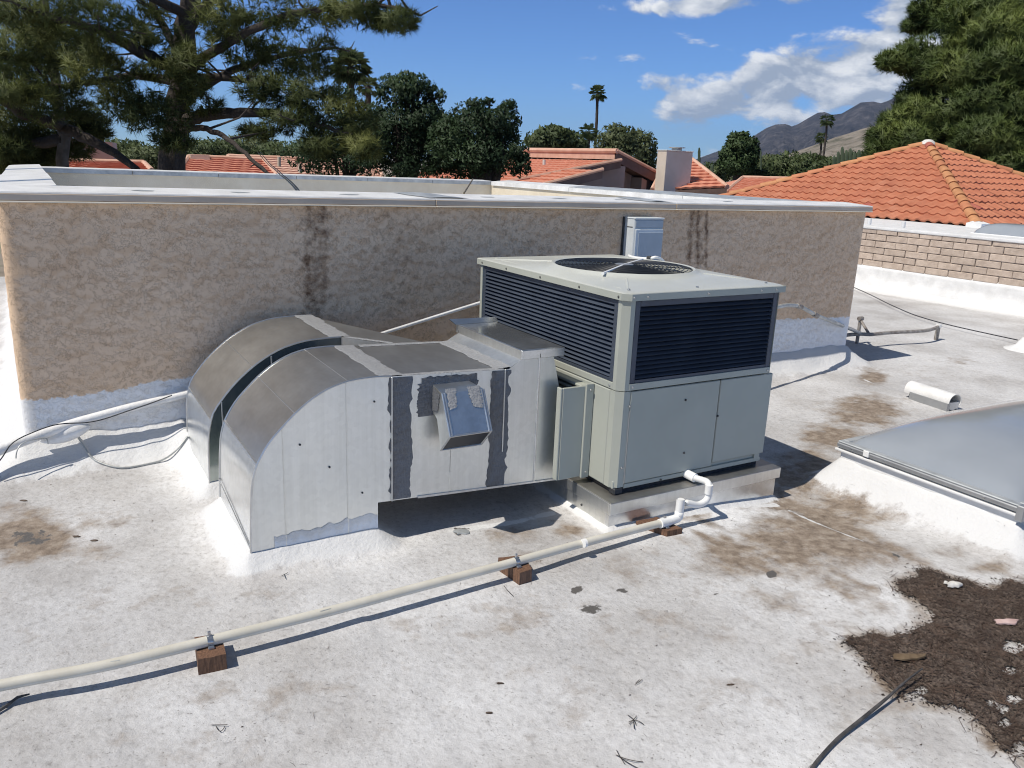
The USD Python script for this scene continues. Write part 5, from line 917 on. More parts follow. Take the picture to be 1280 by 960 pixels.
# ------------------------------------------------------------------ orange tiled hip roof house at the right
hipH = thing('tile_roof_house', 'low house with bright orange tiled hip roof beyond the block wall at right', 'house', (20.6, 13.6, GZ))
HX, HY, HZ, HS, HR = 16.6, 9.56, 1.06, 8.04, 1.80
APEX = A([HX+HS/2, HY+HS/2, HZ+HR]); SLEN = math.hypot(HS/2, HR)
obj('wall', MB().box((HX+.45, HY+.45, GZ), (HX+HS-.45, HY+HS-.45, HZ+.05)), 'house_stucco_pale', hipH); obj('soffit', MB().box((HX+.05, HY+.05, HZ-.06), (HX+HS-.05, HY+HS-.05, HZ-.03)), 'fascia_brown', hipH)
cor = [A([HX, HY, HZ]), A([HX+HS, HY, HZ]), A([HX+HS, HY+HS, HZ]), A([HX, HY+HS, HZ])]
for i in range(4): obj('roof_plane', MB().add([cor[i]-[0, 0, .03], cor[(i+1) % 4]-[0, 0, .03], APEX-[0, 0, .03]], [[0, 1, 2]]), 'roof_tile_0' if i in (1, 2) else 'fascia_brown', hipH, smooth=False)
def tile_local(w=.25, l=.395, n=8):
    u = np.linspace(0, w, n+1); s = u/w; h = np.where(s < .58, .036*np.sin(np.pi*s/.58), -.006*np.sin(np.pi*(s-.58)/.42))
    top = [np.stack([u, np.full(n+1, v), h+lift], 1) for v, lift in ((-.012, .044), (l*.5, .026), (l, .004))]; bot = np.stack([u, np.full(n+1, -.012), h+.010], 1)
    return np.stack([bot]+top)
tiles = []
def slope_tiles(E, a, s, seed):
    n = np.cross(a, s); r = np.random.default_rng(seed); T = tile_local(); w = .247; ncr = int(SLEN/.335)+1
    for c in range(ncr):
        v0 = c*.338; 
        for k in range(-1, int(HS/w)+2):
            u0 = k*w + (.0 if c % 2 else .0); Q = T.copy().reshape(-1, 3); Q[:, 0] += u0; Q[:, 1] += v0 + r.normal(0, .004); Q[:, 2] += r.normal(0, .003)
            lim = HS/2*np.clip(Q[:, 1], 0, SLEN)/SLEN
            if np.all(Q[:, 0] <= lim+.02) or np.all(Q[:, 0] >= HS-lim-.02) or v0 > SLEN-.05: continue
            Q[:, 0] = np.clip(Q[:, 0], lim, HS-lim); Q[:, 1] = np.minimum(Q[:, 1], SLEN-.01)
            W = E + Q[:, :1]*a + Q[:, 1:2]*s + Q[:, 2:]*n; tiles.append((W.reshape(T.shape), r.random(), c))
sW = A([HS/2, 0, HR])/SLEN; sS = A([0, HS/2, HR])/SLEN
slope_tiles(cor[3], A([0, -1., 0]), sW, 1); slope_tiles(cor[0], A([1., 0, 0]), sS, 2)
tiles.sort(key=lambda t: np.linalg.norm(t[0].reshape(-1, 3).mean(0)-EYE)); rest = MB()
for i, (W, q, c) in enumerate(tiles):
    if i < 300: obj('roof_tile', MB().grid(W), f'roof_tile_{0 if q < .80 else (1 if q < .90 else (2 if q < .985 else 3))}', hipH, smooth=50)
    else: rest.grid(W)
if rest.n: obj('roof_tile_field', rest, 'roof_tile_0', hipH, smooth=50, kind='stuff')
def hip_caps(P0, P1, seed, l=.40, mats=('cap_tile_0', 'cap_tile_1')):
    r = np.random.default_rng(seed); d = P1-P0; L = np.linalg.norm(d); d = d/L; sd = np.cross(d, [0, 0, 1]); sd /= np.linalg.norm(sd); up = np.cross(sd, d); n = int(L/l); th = np.linspace(-.1, math.pi+.1, 9)
    for i in range(n):
        a = P0 + d*(i*L/n) - d*.04; b = a + d*(L/n+.07); rows = [p + np.cos(th)[:, None]*sd*q + np.sin(th)[:, None]*up*q*.8 + up*lf for p, q, lf in ((a+d*.02, .085, .035), (a, .115, .040), ((a+b)/2, .108, .032), (b, .10, .015))]
        obj('hip_cap', MB().grid(np.stack(rows)), 'roof_tile_3' if (seed == 1 and i == n-1) else mats[int(r.random() < .3)], hipH, smooth=50)
hip_caps(cor[0], APEX, 1); hip_caps(cor[3], APEX, 2); hip_caps(cor[1], APEX, 3)
th = np.linspace(0, 2*np.pi, 17); obj('mortar_knob', MB().grid(np.stack([np.stack([APEX[0]+r*np.cos(th), APEX[1]+r*np.sin(th), np.full(17, APEX[2]+z)], 1) for r, z in ((.19, .0), (.16, .07), (.09, .12), (.01, .135))])[::-1]), 'pale_stone', hipH, smooth=True)
obj('mortar_knob', MB().hull([cor[0]+[x*.16-.05, y*.16-.05, z] for x in (-1, 1) for y in (-1, 1) for z in (-.05, .06)] + [cor[0]+[.04, .04, .13]]), 'painted_white', hipH)
dm = thing('skylight', 'low pale dome on the white strip right of the orange hip cap end', 'skylight', at(1262, 290, 17.2)*[1, 1, 0]+[0, 0, 1.05]); c = at(1268, 292, 16.6); u, v = np.meshgrid(np.linspace(0, 1, 16), np.linspace(0, 1, 24), indexing='ij')
P = np.stack([c[0]+(u-.5)*.9, c[1]+(v-.55)*1.1, 1.05+.20*((1-(2*u-1)**4)*(1-(2*v-1)**4))**.6], -1); obj('dome', MB().grid(P), 'skylight_dome', dm, smooth=True); obj('curb', MB().box((c[0]-.47, c[1]-.63, .98), (c[0]+.47, c[1]+.52, 1.06), .02), 'painted_white', dm)

# ------------------------------------------------------------------ other houses with tiled roofs
def course_roof(parent, e0, e1, r0, r1, n, mat='far_tile', w=.30, nm='tile_course', lift=.05):
    """stepped tile courses between an eave e0-e1 and a top line r0-r1"""
    e0, e1, r0, r1 = map(lambda p: A(p, float), (e0, e1, r0, r1)); nr = np.cross(e1-e0, r0-e0); nr /= np.linalg.norm(nr); nr = nr if nr[2] > 0 else -nr; obj('underlay', MB().quad(e0-nr*.03, e1-nr*.03, r1-nr*.03, r0-nr*.03), 'fascia_brown', parent, smooth=False)
    for i in range(n):
        t0, t1 = i/n, (i+1.12)/n; a0, a1 = e0+(r0-e0)*t0, e1+(r1-e1)*t0; b0, b1 = e0+(r0-e0)*min(t1, 1), e1+(r1-e1)*min(t1, 1); m = max(8, int(np.linalg.norm(a1-a0)/w*4)); s = np.linspace(0, 1, m+1)[:, None]
        wave = (.022*np.abs(np.sin(np.pi*s*np.linalg.norm(a1-a0)/w)))*nr
        rows = [a0+(a1-a0)*s+wave-nr*.01, a0+(a1-a0)*s+wave+nr*lift, b0+(b1-b0)*s+wave*.8+nr*.005]; obj(nm, MB().grid(np.stack(rows)), mat, parent, smooth=45)
ch = thing('clerestory_house', 'house with salmon tiled roof and raised shed roof over shaded grey walls', 'house', (19, 24, GZ))
P2 = at(770, 190, 28.0); P1 = onx(655, 185.5, P2[0]); P1[2] = P2[2]+.02; P3 = ony(828, 222, P2[1]); P4 = P1 + (P3-P2)
course_roof(ch, P4+[.4, 0, 0], P3+[.4, 0, 0], P1, P2, 7)
obj('fascia', MB().hull([P1+[0, 0, -.02], P2+[0, 0, -.02], P1+[0, 0, -.24], P2+[0, 0, -.24], P1+[.06, 0, -.02], P2+[.06, 0, -.02], P1+[.06, 0, -.24], P2+[.06, 0, -.24]]), 'far_tile_pale', ch, smooth=False)
obj('ridge_cap', tube([P1+[.02, 0, .03], P2+[.02, -.05, .03]], .085, 8), 'far_tile_pale', ch); obj('rake_board', MB().hull([P2+[0, -.02, .0], P2+[0, -.02, -.30], P3+[.3, -.02, -.08], P3+[.3, -.02, -.38], P2+[0, .05, .0], P2+[0, .05, -.30], P3+[.3, .05, -.08], P3+[.3, .05, -.38]]), 'fascia_brown', ch, smooth=False)
obj('rake_tile', tube([P2+[0, -.02, .05], P3+[.4, -.02, -.05]], .06, 6), 'far_tile_pale', ch)
for k in range(14): y = P2[1]+.25+k*(P1[1]-P2[1]-.4)/13; obj('rafter_tail', MB().box((P2[0]+.02, y-.05, P2[2]-.42), (P2[0]+.75, y+.05, P2[2]-.25)), 'fascia_brown', ch)
obj('soffit', MB().quad(P1+[.06, 0, -.25], P2+[.06, 0, -.25], P3+[.3, 0, -.34], P4+[.3, 0, -.34]), 'fascia_brown', ch, smooth=False)
WY0 = P2[1]+.75
obj('wall', MB().hull([(P2[0]+.75, WY0, GZ), (P3[0]+.2, WY0, GZ), (P2[0]+.75, P1[1]-.3, GZ), (P3[0]+.2, P1[1]-.3, GZ), (P2[0]+.75, WY0, P2[2]-.52), (P3[0]+.2, WY0, P3[2]-.35), (P2[0]+.75, P1[1]-.3, P2[2]-.52), (P3[0]+.2, P1[1]-.3, P3[2]-.35)]), 'house_stucco', ch, smooth=False)
x0 = ony(803, 215, WY0-.6)[0]; obj('wall', MB().hull([(x0, WY0-.6, GZ), (P3[0]+.25, WY0-.6, GZ), (x0, WY0, GZ), (P3[0]+.25, WY0, GZ), (x0, WY0-.6, P2[2]-.80), (P3[0]+.25, WY0-.6, P3[2]-.42), (x0, WY0, P2[2]-.80), (P3[0]+.25, WY0, P3[2]-.42)]), 'house_stucco', ch, smooth=False)
for px in (811, 816): c = ony(px, 226, WY0-.6); obj('window', MB().box((c[0]-.09, WY0-.62, c[2]-.35), (c[0]+.09, WY0-.58, c[2]+.30)), 'window_dark', ch)
# lower roofs falling to the west
RY1 = P2[1]-.5; q1 = ony(776, 201.5, RY1); q2 = ony(722, 212, RY1); dd = (q2-q1)/(q1[0]-q2[0]); f1 = q1 + dd*5.0; by = P1[1]+1.5
course_roof(ch, (f1[0], by, f1[2]), (f1[0], RY1, f1[2]), (q1[0]+.5, by, q1[2]), (q1[0], RY1, q1[2]), 13)
RY2 = RY1-1.7; q3 = ony(753, 213.5, RY2); q4 = ony(690, 229.5, RY2); d2 = (q4-q3)/(q3[0]-q4[0]); f2 = q3+d2*4.2
course_roof(ch, (f2[0], RY1+.3, f2[2]), (f2[0], RY2, f2[2]), (q3[0], RY1+.3, q3[2]), (q3[0], RY2, q3[2]), 11)
for (a, b) in ((q1, f1), (q3, f2)): obj('rake_tile', tube([a+[0, -.03, .05], b+[0, -.03, .05]], .055, 6), 'far_tile_pale', ch); obj('rake_board', MB().hull([p+[0, o, z] for p in (a, b) for o in (-.02, .05) for z in (.0, -.22)]), 'fascia_brown', ch, smooth=False)
obj('gable_wall', MB().prism_y([(q1[0]+.6, GZ), (f1[0]+.6, GZ), (f1[0]+.6, f1[2]-.1), (q1[0]-.05, q1[2]-.15), (q1[0]+.6, q1[2]-.15)], RY1+.5, RY1+.8), 'house_stucco', ch, smooth=False)
obj('gable_wall', MB().prism_y([(q3[0]-.3, GZ), (f2[0]+.6, GZ), (f2[0]+.6, f2[2]-.0), (q3[0]-.3, q3[2]-.24)], RY2+.4, RY2+.7), 'house_stucco', ch, smooth=False)
obj('vent_pipe', tube([onx(680, 206, q1[0]-2.4), onx(680, 206, q1[0]-2.4)+[0, 0, .16]], .05, 8), 'pale_stone', ch)
cy = 20.2; ca, cb = ony(833.5, 188.5, cy), ony(866.5, 188.5, cy); cl_ = onx(822, 188, ca[0]); chm = thing('chimney', 'square stucco chimney with a round metal cap above the tiled roofs', 'chimney', (ca[0]+.4, cy+.4, GZ))
obj('stack', MB().box((ca[0], cy, GZ), (cb[0], cl_[1], ca[2]-.0), .01), 'house_stucco_pale', chm, smooth=False); obj('crown', MB().box((ca[0]-.02, cy-.02, ca[2]), (cb[0]+.02, cl_[1]+.02, ca[2]+.03), .008), 'pale_stone', chm)
cc = A([(ca[0]*.45+cb[0]*.55), (cy+cl_[1])/2, ca[2]]); obj('flue', tube([cc, cc+[0, 0, .12]], .16, 14), 'conduit_metal', chm); obj('flue_cap', tube([cc+[0, 0, .11], cc+[0, 0, .135]], .26, 16), 'weathered_metal', chm)
def hip_house(name, label, eL, eR, rL, rR, n, mat, depth, group=None, cap='far_tile_pale'):
    h = thing(name, label, 'house', ((eL+eR)/2*[1, 1, 0])+[0, 0, GZ], group); course_roof(h, eL, eR, rL, rR, n, mat); back = depth
    bl, br = eL+back, eR+back; obj('roof_plane', MB().add([eL, bl, rL, eR, br, rR], [[0, 2, 1], [3, 4, 5], [1, 2, 5], [1, 5, 4]]), mat, h, smooth=False)
    obj('ridge_cap', tube([eR+[0, 0, .02], rR+[0, 0, .03]], .08, 7), cap, h); obj('ridge_cap', tube([rR+[0, 0, .03], rL+[0, 0, .03]], .09, 7), cap, h); obj('ridge_cap', tube([rL+[0, 0, .03], eL+[0, 0, .02]], .08, 7), cap, h)
    i_ = lambda p, q: p*.96+q*.04; w = [i_(eL, br), i_(eR, bl), i_(br, eL), i_(bl, eR)]; obj('wall', MB().hull([(*p[:2], GZ) for p in w]+[(*p[:2], p[2]-.10) for p in w]), 'house_stucco', h, smooth=False); obj('fascia', MB().hull([eL+[0, 0, z] for z in (-.02, -.2)]+[eR+[0, 0, z] for z in (-.02, -.2)]+[eL*.995+eR*.005+[.05, .05, -.1]]), 'fascia_brown', h, smooth=False)
    return h
hip_house('tile_roof_house', 'house with orange red hip roof just right of the chimney', at(815, 238, 27), at(909, 234.5, 27), at(838, 193, 30.5), at(858, 195, 30.5), 11, 'far_tile', A([3.6, 4.6, 0]))
hip_house('tile_roof_house', 'low house with dull salmon roof between the red hip roof and the orange roof', at(906, 241, 31), at(1003, 240, 31), at(928, 223, 36), at(990, 224.5, 36), 9, 'far_tile', A([4.5, 6, 0]))
hl = hip_house('tile_roof_house', 'house with salmon tiled roof right of the big pine trunk', at(222, 217, 27), at(350, 224, 27), at(236, 197, 30), at(330, 201, 30), 8, 'far_tile', A([1.2, 6, 0]))
for (a, b) in ((238, 262),): p, q = at(a, 193, 29.5), at(b, 194, 29.5); obj('parapet_box', MB().hull([p, q, p-[0, 0, .28], q-[0, 0, .28], p+[.1, 1, 0], q+[.1, 1, 0], p+[.1, 1, -.28], q+[.1, 1, -.28]]), 'house_stucco_pale', hl, smooth=False)
for px, py in ((349, 200), (375, 208)): obj('vent_pipe', tube([at(px, py+8, 26.5), at(px, py-4, 26.5)], .05, 8), 'house_stucco_pale', hl)
hip_house('tile_roof_house', 'house with pale pink tiled roof seen beneath the hanging pine boughs', at(296, 224, 31), at(480, 226, 31), at(285, 196, 34.5), at(470, 203, 34.5), 9, 'far_tile_pale', A([1.4, 7, 0]))
h5 = hip_house('tile_roof_house', 'shaded house with barrel tile eave left of the big pine trunk', at(70, 214, 24), at(190, 214.5, 24), at(86, 203, 26.5), at(180, 205, 26.5), 5, 'far_tile', A([.5, 5, 0]))
p, q = at(84, 172, 28), at(140, 178, 28); obj('upper_wall', MB().hull([p, q, p-[0, 0, 1.2], q-[0, 0, 1.2], p+[.3, 2, 0], q+[.3, 2, 0], p+[.3, 2, -1.2], q+[.3, 2, -1.2]]), 'house_stucco', h5, smooth=False); p, q = at(92, 186, 27.9), at(108, 188, 27.9); obj('window', MB().hull([p, q, p-[0, 0, .35], q-[0, 0, .35], p+[0, .06, 0], q+[0, .06, 0], p+[0, .06, -.35], q+[0, .06, -.35]]), 'window_dark', h5, smooth=False)

# ------------------------------------------------------------------ trees
def oriented(v, f, nn):
    nn = nn/np.linalg.norm(nn, axis=1, keepdims=True); g = np.cross(v[f[:, 1]]-v[f[:, 0]], v[f[:, 2]]-v[f[:, 0]]); flip = (g*nn[f[:, 0]]).sum(1) < 0
    f = f.copy(); f[flip] = f[flip][:, ::-1]; return v, f, nn
def leafy(parent, chunks, mat):
    """one crown mesh out of several clumps, shaded by the clump's own outward direction"""
    m = MB(); nn = []
    for v, f, n in chunks: m.add(v, f); nn.append(n)
    return obj('crown', m, mat, parent, smooth=False, normals=np.vstack(nn))
def needle_tufts(C, Rd, n, blade, width, k, seed, droop=.25, thr=.43):
    """tufts of needles spread through an ellipsoid, denser on its skin"""
    r = np.random.default_rng(seed); d = r.normal(size=(n, 3)); d /= np.linalg.norm(d, axis=1, keepdims=True); rad = r.random(n)**.45; p = C + d*rad[:, None]*Rd
    lump = fb((p-C)*1.6/np.mean(Rd)*1.3+seed, 3, seed % 97); keep = lump > thr; p, d = p[keep], d[keep]; n = len(p)
    ax_ = d*.8 + r.normal(size=(n, 3))*.55 + [0, 0, .25-droop*.3]; ax_ /= np.linalg.norm(ax_, axis=1, keepdims=True)
    q = ax_[:, None]*.9 + r.normal(size=(n, k, 3))*.55; q /= np.linalg.norm(q, axis=2, keepdims=True); L = blade*(.6+.7*r.random((n, k, 1))); side = np.cross(q, r.normal(size=(n, k, 3))); side /= np.linalg.norm(side, axis=2, keepdims=True); st_ = p[:, None] - ax_[:, None]*blade*.5*r.random((n, k, 1))
    v = np.stack([st_-side*width/2, st_+side*width/2, st_+q*L], 2).reshape(-1, 3); nn = np.repeat(d*.8 + [0, 0, .35] + r.normal(size=(n, 3))*.22, k*3, axis=0); return oriented(v, np.arange(len(v)).reshape(-1, 3), nn)
def leaf_cards(C, Rd, n, size, seed, thr=.40, fq=1.6, shell=.5):
    r = np.random.default_rng(seed); d = r.normal(size=(n, 3)); d /= np.linalg.norm(d, axis=1, keepdims=True); p = C + d*(r.random(n)**shell)[:, None]*Rd; keep = fb((p-C)*fq/np.mean(Rd)+seed*.37, 4, seed % 89) > thr; p = p[keep]; d = d[keep]; n = len(p)
    a = r.normal(size=(n, 3))+d*.6; a /= np.linalg.norm(a, axis=1, keepdims=True); b = np.cross(a, r.normal(size=(n, 3))); b /= np.linalg.norm(b, axis=1, keepdims=True); s = size*(.5+.9*r.random((n, 1)))
    v = np.stack([p-a*s, p+b*s*.42, p+a*s, p-b*s*.42], 1).reshape(-1, 3); o = (np.arange(n)*4)[:, None]; nn = np.repeat(d*.8 + [0, 0, .3] + r.normal(size=(n, 3))*.3, 4, axis=0); return oriented(v, np.concatenate([o+A([[0, 1, 2]]), o+A([[0, 2, 3]])]), nn)
def limb(m, pts, r0, r1, n=8, seed=0):
    P = bez(pts, 4); r = np.random.default_rng(seed); P[1:-1] += r.normal(0, r0*.12, (len(P)-2, 3)); m.tube(P, np.linspace(r0, r1, len(P)), n)
def px_limb(line, D): return [at(x, y, D+dz) for (x, y, dz) in line]

# big pine at the left behind the parapet
DP = 19.0
pine = thing('pine_tree', 'huge spreading pine with thick dark trunk and hanging needle boughs at upper left', 'tree', (*at(215, 210, DP)[:2], GZ))
b0_ = at(215, 214, DP); m_ = MB(); limb(m_, [(b0_[0]-.25, b0_[1], GZ-.2), b0_-[0.08, 0, 1.4], at(214, 205, DP), at(222, 150, DP), at(228, 90, DP), at(233, 40, DP), at(240, -20, DP), at(250, -110, DP), at(262, -220, DP)], .40, .12, 12, 1); obj('trunk', m_, 'bark', pine, smooth=True)
pl_ = [[(224, 158, 0), (245, 146, -.3), (272, 142, -.8), (319, 141, -1.2), (360, 146, -1.5), (400, 158, -1.8), (440, 168, -2)], [(226, 112, 0), (238, 101, -.3), (262, 96, -.6), (285, 98, -1), (330, 104, -1.6)], [(222, 166, 0), (249, 160, -1.2), (279, 170, -2), (302, 188, -2.4), (322, 206, -2.8), (336, 218, -3)],
       [(226, 88, 0), (198, 76, -.6), (141, 47, -1.6), (81, 25, -2.4), (30, 10, -3)], [(231, 50, 0), (250, 15, .6), (275, -20, 1), (330, -60, 1.4)], [(229, 70, 0), (205, 35, .5), (190, 0, .8), (160, -60, 1)], [(228, 95, 0), (300, 45, -1.2), (380, 15, -2), (470, 8, -2.6), (510, 12, -2.8)], [(227, 105, 0), (170, 95, 1.2), (90, 105, 2), (20, 110, 2.4)], [(224, 130, 0), (330, 75, 1), (420, 60, 1.4)], [(238, 30, 0), (330, -40, -1), (430, -50, -1.5)], [(238, 20, 0), (120, -30, -1.2), (20, -60, -2)]]
for i, l in enumerate(pl_):
    m_ = MB(); limb(m_, px_limb(l, DP), .15 if i in (0, 3) else (.11 if i != 2 else .08), .03, 7, i)
    r = np.random.default_rng(100+i); Pn = bez(px_limb(l, DP), 4)
    for j in range(10 if i != 2 else 3):
        s = Pn[r.integers(len(Pn)//3, len(Pn))]; q_ = r.normal(size=3)*[.55, .55, .3]; q_[2] = abs(q_[2])*.8; e = s + q_; m_.tube([s, (s+e)/2+r.normal(size=3)*.08, e], [.028, .018, .008], 5)
    obj('limb', m_, 'bark', pine, smooth=True)
clumps = [(30, 20, 60, 28, -2.6), (110, 28, 58, 26, -2), (185, 48, 42, 30, -1), (15, 72, 44, 30, 1.5), (92, 108, 46, 22, 1.8), (132, 92, 42, 22, -1.4), (192, 108, 40, 30, -1.6), (200, 148, 40, 24, -1.8), (300, 22, 56, 24, -1), (378, 14, 58, 24, -1.8), (448, 12, 46, 20, -2.4), (492, 24, 30, 16, -2.7), (330, 72, 46, 26, .8), (388, 70, 40, 30, -1), (340, 112, 46, 22, -1.4), (396, 118, 40, 26, -1.6), (368, 150, 46, 20, -1.6), (432, 152, 42, 30, -1.8), (296, 58, 36, 20, -1), (270, 34, 26, 18, .8), (152, 134, 30, 16, -1), (62, 138, 52, 20, 2), (70, 52, 40, 18, 1.4), (160, 10, 50, 18, .6), (236, 90, 30, 30, -1.4), (250, 128, 26, 14, -1), (400, 180, 30, 18, -1.8), (452, 184, 24, 18, -2), (320, 165, 22, 10, -1.2),
          (240, -60, 190, 50, 0), (60, -50, 120, 45, -1), (420, -60, 120, 45, -1), (220, -160, 150, 70, 0), (20, 115, 40, 14, -1), (110, 70, 30, 16, -.6), (215, 178, 26, 10, -2)]
for i, (cx, cy_, rx, ry, dz) in enumerate(clumps):
    D = DP+dz; C = at(cx, cy_, D); sx_ = rx*D/1000*.98; sz_ = ry*D/1000*.98; n = int(170*(rx*ry)**.5/8) if cy_ > -40 else 900
    leafy(pine, [needle_tufts(C, A([sx_, max(.55, sx_*.7), sz_]), int(n*1.35), .17, .014, 9, 300+i, thr=.513)], 'pine_needles')
# second, partly hidden pine at the far left edge
p2 = thing('pine_tree', 'dark pine at the left edge whose bare limb slants down to the wall', 'tree', (*at(78, 214, 22)[:2], GZ)); b0_ = at(78, 214, 22)
m_ = MB(); limb(m_, [(*b0_[:2], GZ-.2), at(79, 205, 22), at(80, 165, 22), at(74, 120, 22.5), at(60, 50, 23), at(55, -40, 23)], .20, .08, 8, 3); obj('trunk', m_, 'bark_pale', p2, smooth=True)
for i, l in enumerate([[(79, 155, 0), (30, 143, -1), (0, 124, -1.6), (-40, 110, -2)], [(79, 160, 0), (118, 178, -.6), (150, 196, -1), (172, 212, -1.4)], [(80, 175, 0), (30, 180, .5), (-20, 186, .8)]]):
    m_ = MB(); limb(m_, px_limb(l, 22), .15, .07, 7, 40+i); obj('limb', m_, 'bark', p2, smooth=True)
for i, (cx, cy_, rx, ry, dz) in enumerate([(20, 160, 50, 22, 1), (60, 185, 50, 16, 1.5), (10, 200, 40, 12, 1), (100, 150, 30, 12, 1), (-10, 100, 50, 30, 0), (50, 60, 60, 30, 1), (5, 185, 30, 12, -.5), (115, 165, 20, 8, .8)]):
    D = 22+dz; C = at(cx, cy_, D); leafy(p2, [needle_tufts(C, A([rx*D/1000, rx*D/1300, ry*D/1000]), int(330*(rx*ry)**.5/8), .20, .018, 8, 400+i)], 'pine_needles')

def round_tree(name, label, base, D, cl, mat, size, dens, seed, group=None, trunk=.14, bark='bark', thr=.40, fq=1.6):
    b = at(base[0], base[1], D); t = thing(name, label, 'tree', (b[0], b[1], GZ), group); m = MB(); cs = [at(cx, cy, D+dz) for cx, cy, rx, ry, dz in cl]; mid = np.mean(cs, axis=0); limb(m, [(b[0], b[1], GZ-.2), (b[0]*.5+mid[0]*.5, b[1]*.5+mid[1]*.5, (GZ+mid[2])/2), mid], trunk, trunk*.5, 7, seed)
    for c in cs: m.tube([(b[0]*.5+mid[0]*.5, b[1]*.5+mid[1]*.5, (GZ+mid[2])/2), (mid+c)/2, c], [trunk*.6, trunk*.35, trunk*.1], 5)
    obj('trunk', m, bark, t, smooth=True)
    leafy(t, [leaf_cards(cs[i], A([rx*(D+dz)/1000, rx*(D+dz)/1150, ry*(D+dz)/1000]), int(dens*rx*ry), size, seed*31+i, thr, fq) for i, (cx, cy, rx, ry, dz) in enumerate(cl)], mat); return t
round_tree('dark_tree', 'tall dark leafy tree with ragged top left of the two middle trees', (500, 225), 23, [(505, 118, 30, 24, 0), (520, 108, 26, 15, 0), (490, 105, 18, 12, .3), (540, 125, 14, 16, .2), (500, 160, 50, 34, 0), (470, 180, 40, 30, .5), (530, 185, 40, 36, .2), (490, 205, 60, 20, -.3), (530, 150, 26, 22, -.4), (550, 165, 26, 22, -.2), (508, 96, 10, 7, 0), (530, 106, 8, 6, 0), (478, 118, 9, 9, 0), (552, 120, 7, 8, 0), (470, 150, 22, 22, .2), (548, 145, 12, 9, 0)], 'dark_leaves', .050, 4.2, 51, thr=.455, fq=2.1)
round_tree('dark_tree', 'broad dark leafy tree beside the salmon roofed house', (600, 228), 22, [(600, 160, 40, 26, 0), (583, 142, 22, 14, .2), (600, 132, 12, 10, 0), (634, 140, 14, 14, 0), (625, 152, 22, 18, -.2), (570, 175, 36, 30, 0), (610, 195, 46, 26, -.2), (648, 188, 14, 12, -.4), (650, 208, 16, 14, -.4), (575, 208, 46, 18, .2), (640, 170, 12, 14, 0), (560, 160, 18, 18, .2), (590, 130, 8, 7, 0), (612, 126, 7, 6, 0), (640, 130, 7, 6, 0), (645, 152, 8, 8, 0), (656, 196, 8, 6, -.3), (560, 190, 30, 26, .2)], 'dark_leaves', .050, 4.4, 52, thr=.455, fq=2.1)
round_tree('dark_tree', 'dim leafy tree filling in under the pine boughs at centre left', (430, 225), 25, [(425, 150, 36, 40, 0), (450, 190, 46, 28, .5), (400, 195, 46, 22, 0), (424, 128, 18, 16, .6), (465, 160, 26, 26, .4)], 'dark_leaves', .055, 3.0, 53, thr=.43)
round_tree('leafy_tree', 'rounded green tree behind the raised shed roof at left', (690, 200), 44, [(690, 175, 34, 16, 0), (672, 180, 18, 12, -.5), (712, 178, 22, 13, .5), (690, 165, 22, 8, 0), (725, 182, 12, 8, 0)], 'desert_leaves', .13, 5.0, 54, fq=2.6)
round_tree('leafy_tree', 'feathery olive tree directly behind the shed roof', (770, 205), 46, [(772, 175, 26, 20, 0), (758, 180, 16, 14, 0), (770, 164, 10, 8, .3), (780, 190, 26, 16, 0)], 'olive_leaves', .11, 4.4, 55, fq=2.8, thr=.43)
round_tree('leafy_tree', 'feathery olive tree left of the chimney', (800, 210), 48, [(800, 182, 22, 20, 0), (812, 195, 12, 14, 0), (792, 175, 16, 12, 0), (805, 205, 18, 14, 0)], 'olive_leaves', .11, 4.4, 56, fq=2.8, thr=.43)
round_tree('round_pine', 'dense rounded dark green tree standing before the mountains', (925, 222), 60, [(925, 182, 17, 13, 0), (918, 172, 9, 7, 0), (930, 169, 8, 5, 0), (939, 180, 10, 9, 0), (910, 192, 12, 10, 0), (936, 198, 13, 12, 0), (922, 206, 22, 12, 0), (906, 204, 10, 8, 0), (944, 190, 7, 7, 0), (914, 181, 8, 6, 0)], 'mid_leaves', .12, 9, 57, fq=2.4)
for i, (cx, cy_, rx, ry, D, mat, lab) in enumerate([(890, 212, 16, 10, 70, 'desert_leaves', 'low green bush right of the chimney'), (905, 208, 12, 12, 72, 'olive_leaves', 'pale bush left of the rounded dark tree'), (962, 207, 20, 13, 66, 'olive_leaves', 'grey green desert tree right of the rounded dark tree'), (985, 205, 26, 15, 64, 'desert_leaves', 'wide green desert tree below the mountain, leftmost of the hedge'), (1012, 207, 24, 14, 62, 'desert_leaves', 'green desert tree left of the tall thin palms'), (1040, 210, 26, 13, 60, 'desert_leaves', 'green desert tree under the tall thin palms'), (1068, 205, 24, 14, 58, 'dark_leaves', 'dark shrubby tree beside the columnar cactus'), (1092, 200, 22, 14, 58, 'desert_leaves', 'green desert tree left of the large right pine'), (945, 215, 26, 10, 62, 'desert_leaves', 'low bush at the foot of the rounded dark tree')]):
    round_tree('desert_tree', lab, (cx, cy_+12), D, [(cx, cy_, rx, ry, 0), (cx-rx*.5, cy_+3, rx*.6, ry*.8, .5), (cx+rx*.5, cy_+2, rx*.6, ry*.8, -.5), (cx, cy_+10, rx*1.2, 10, 0)], mat, .14, 5.5, 60+i, 'desert trees below the mountains', trunk=.1, fq=2.6, thr=.42)
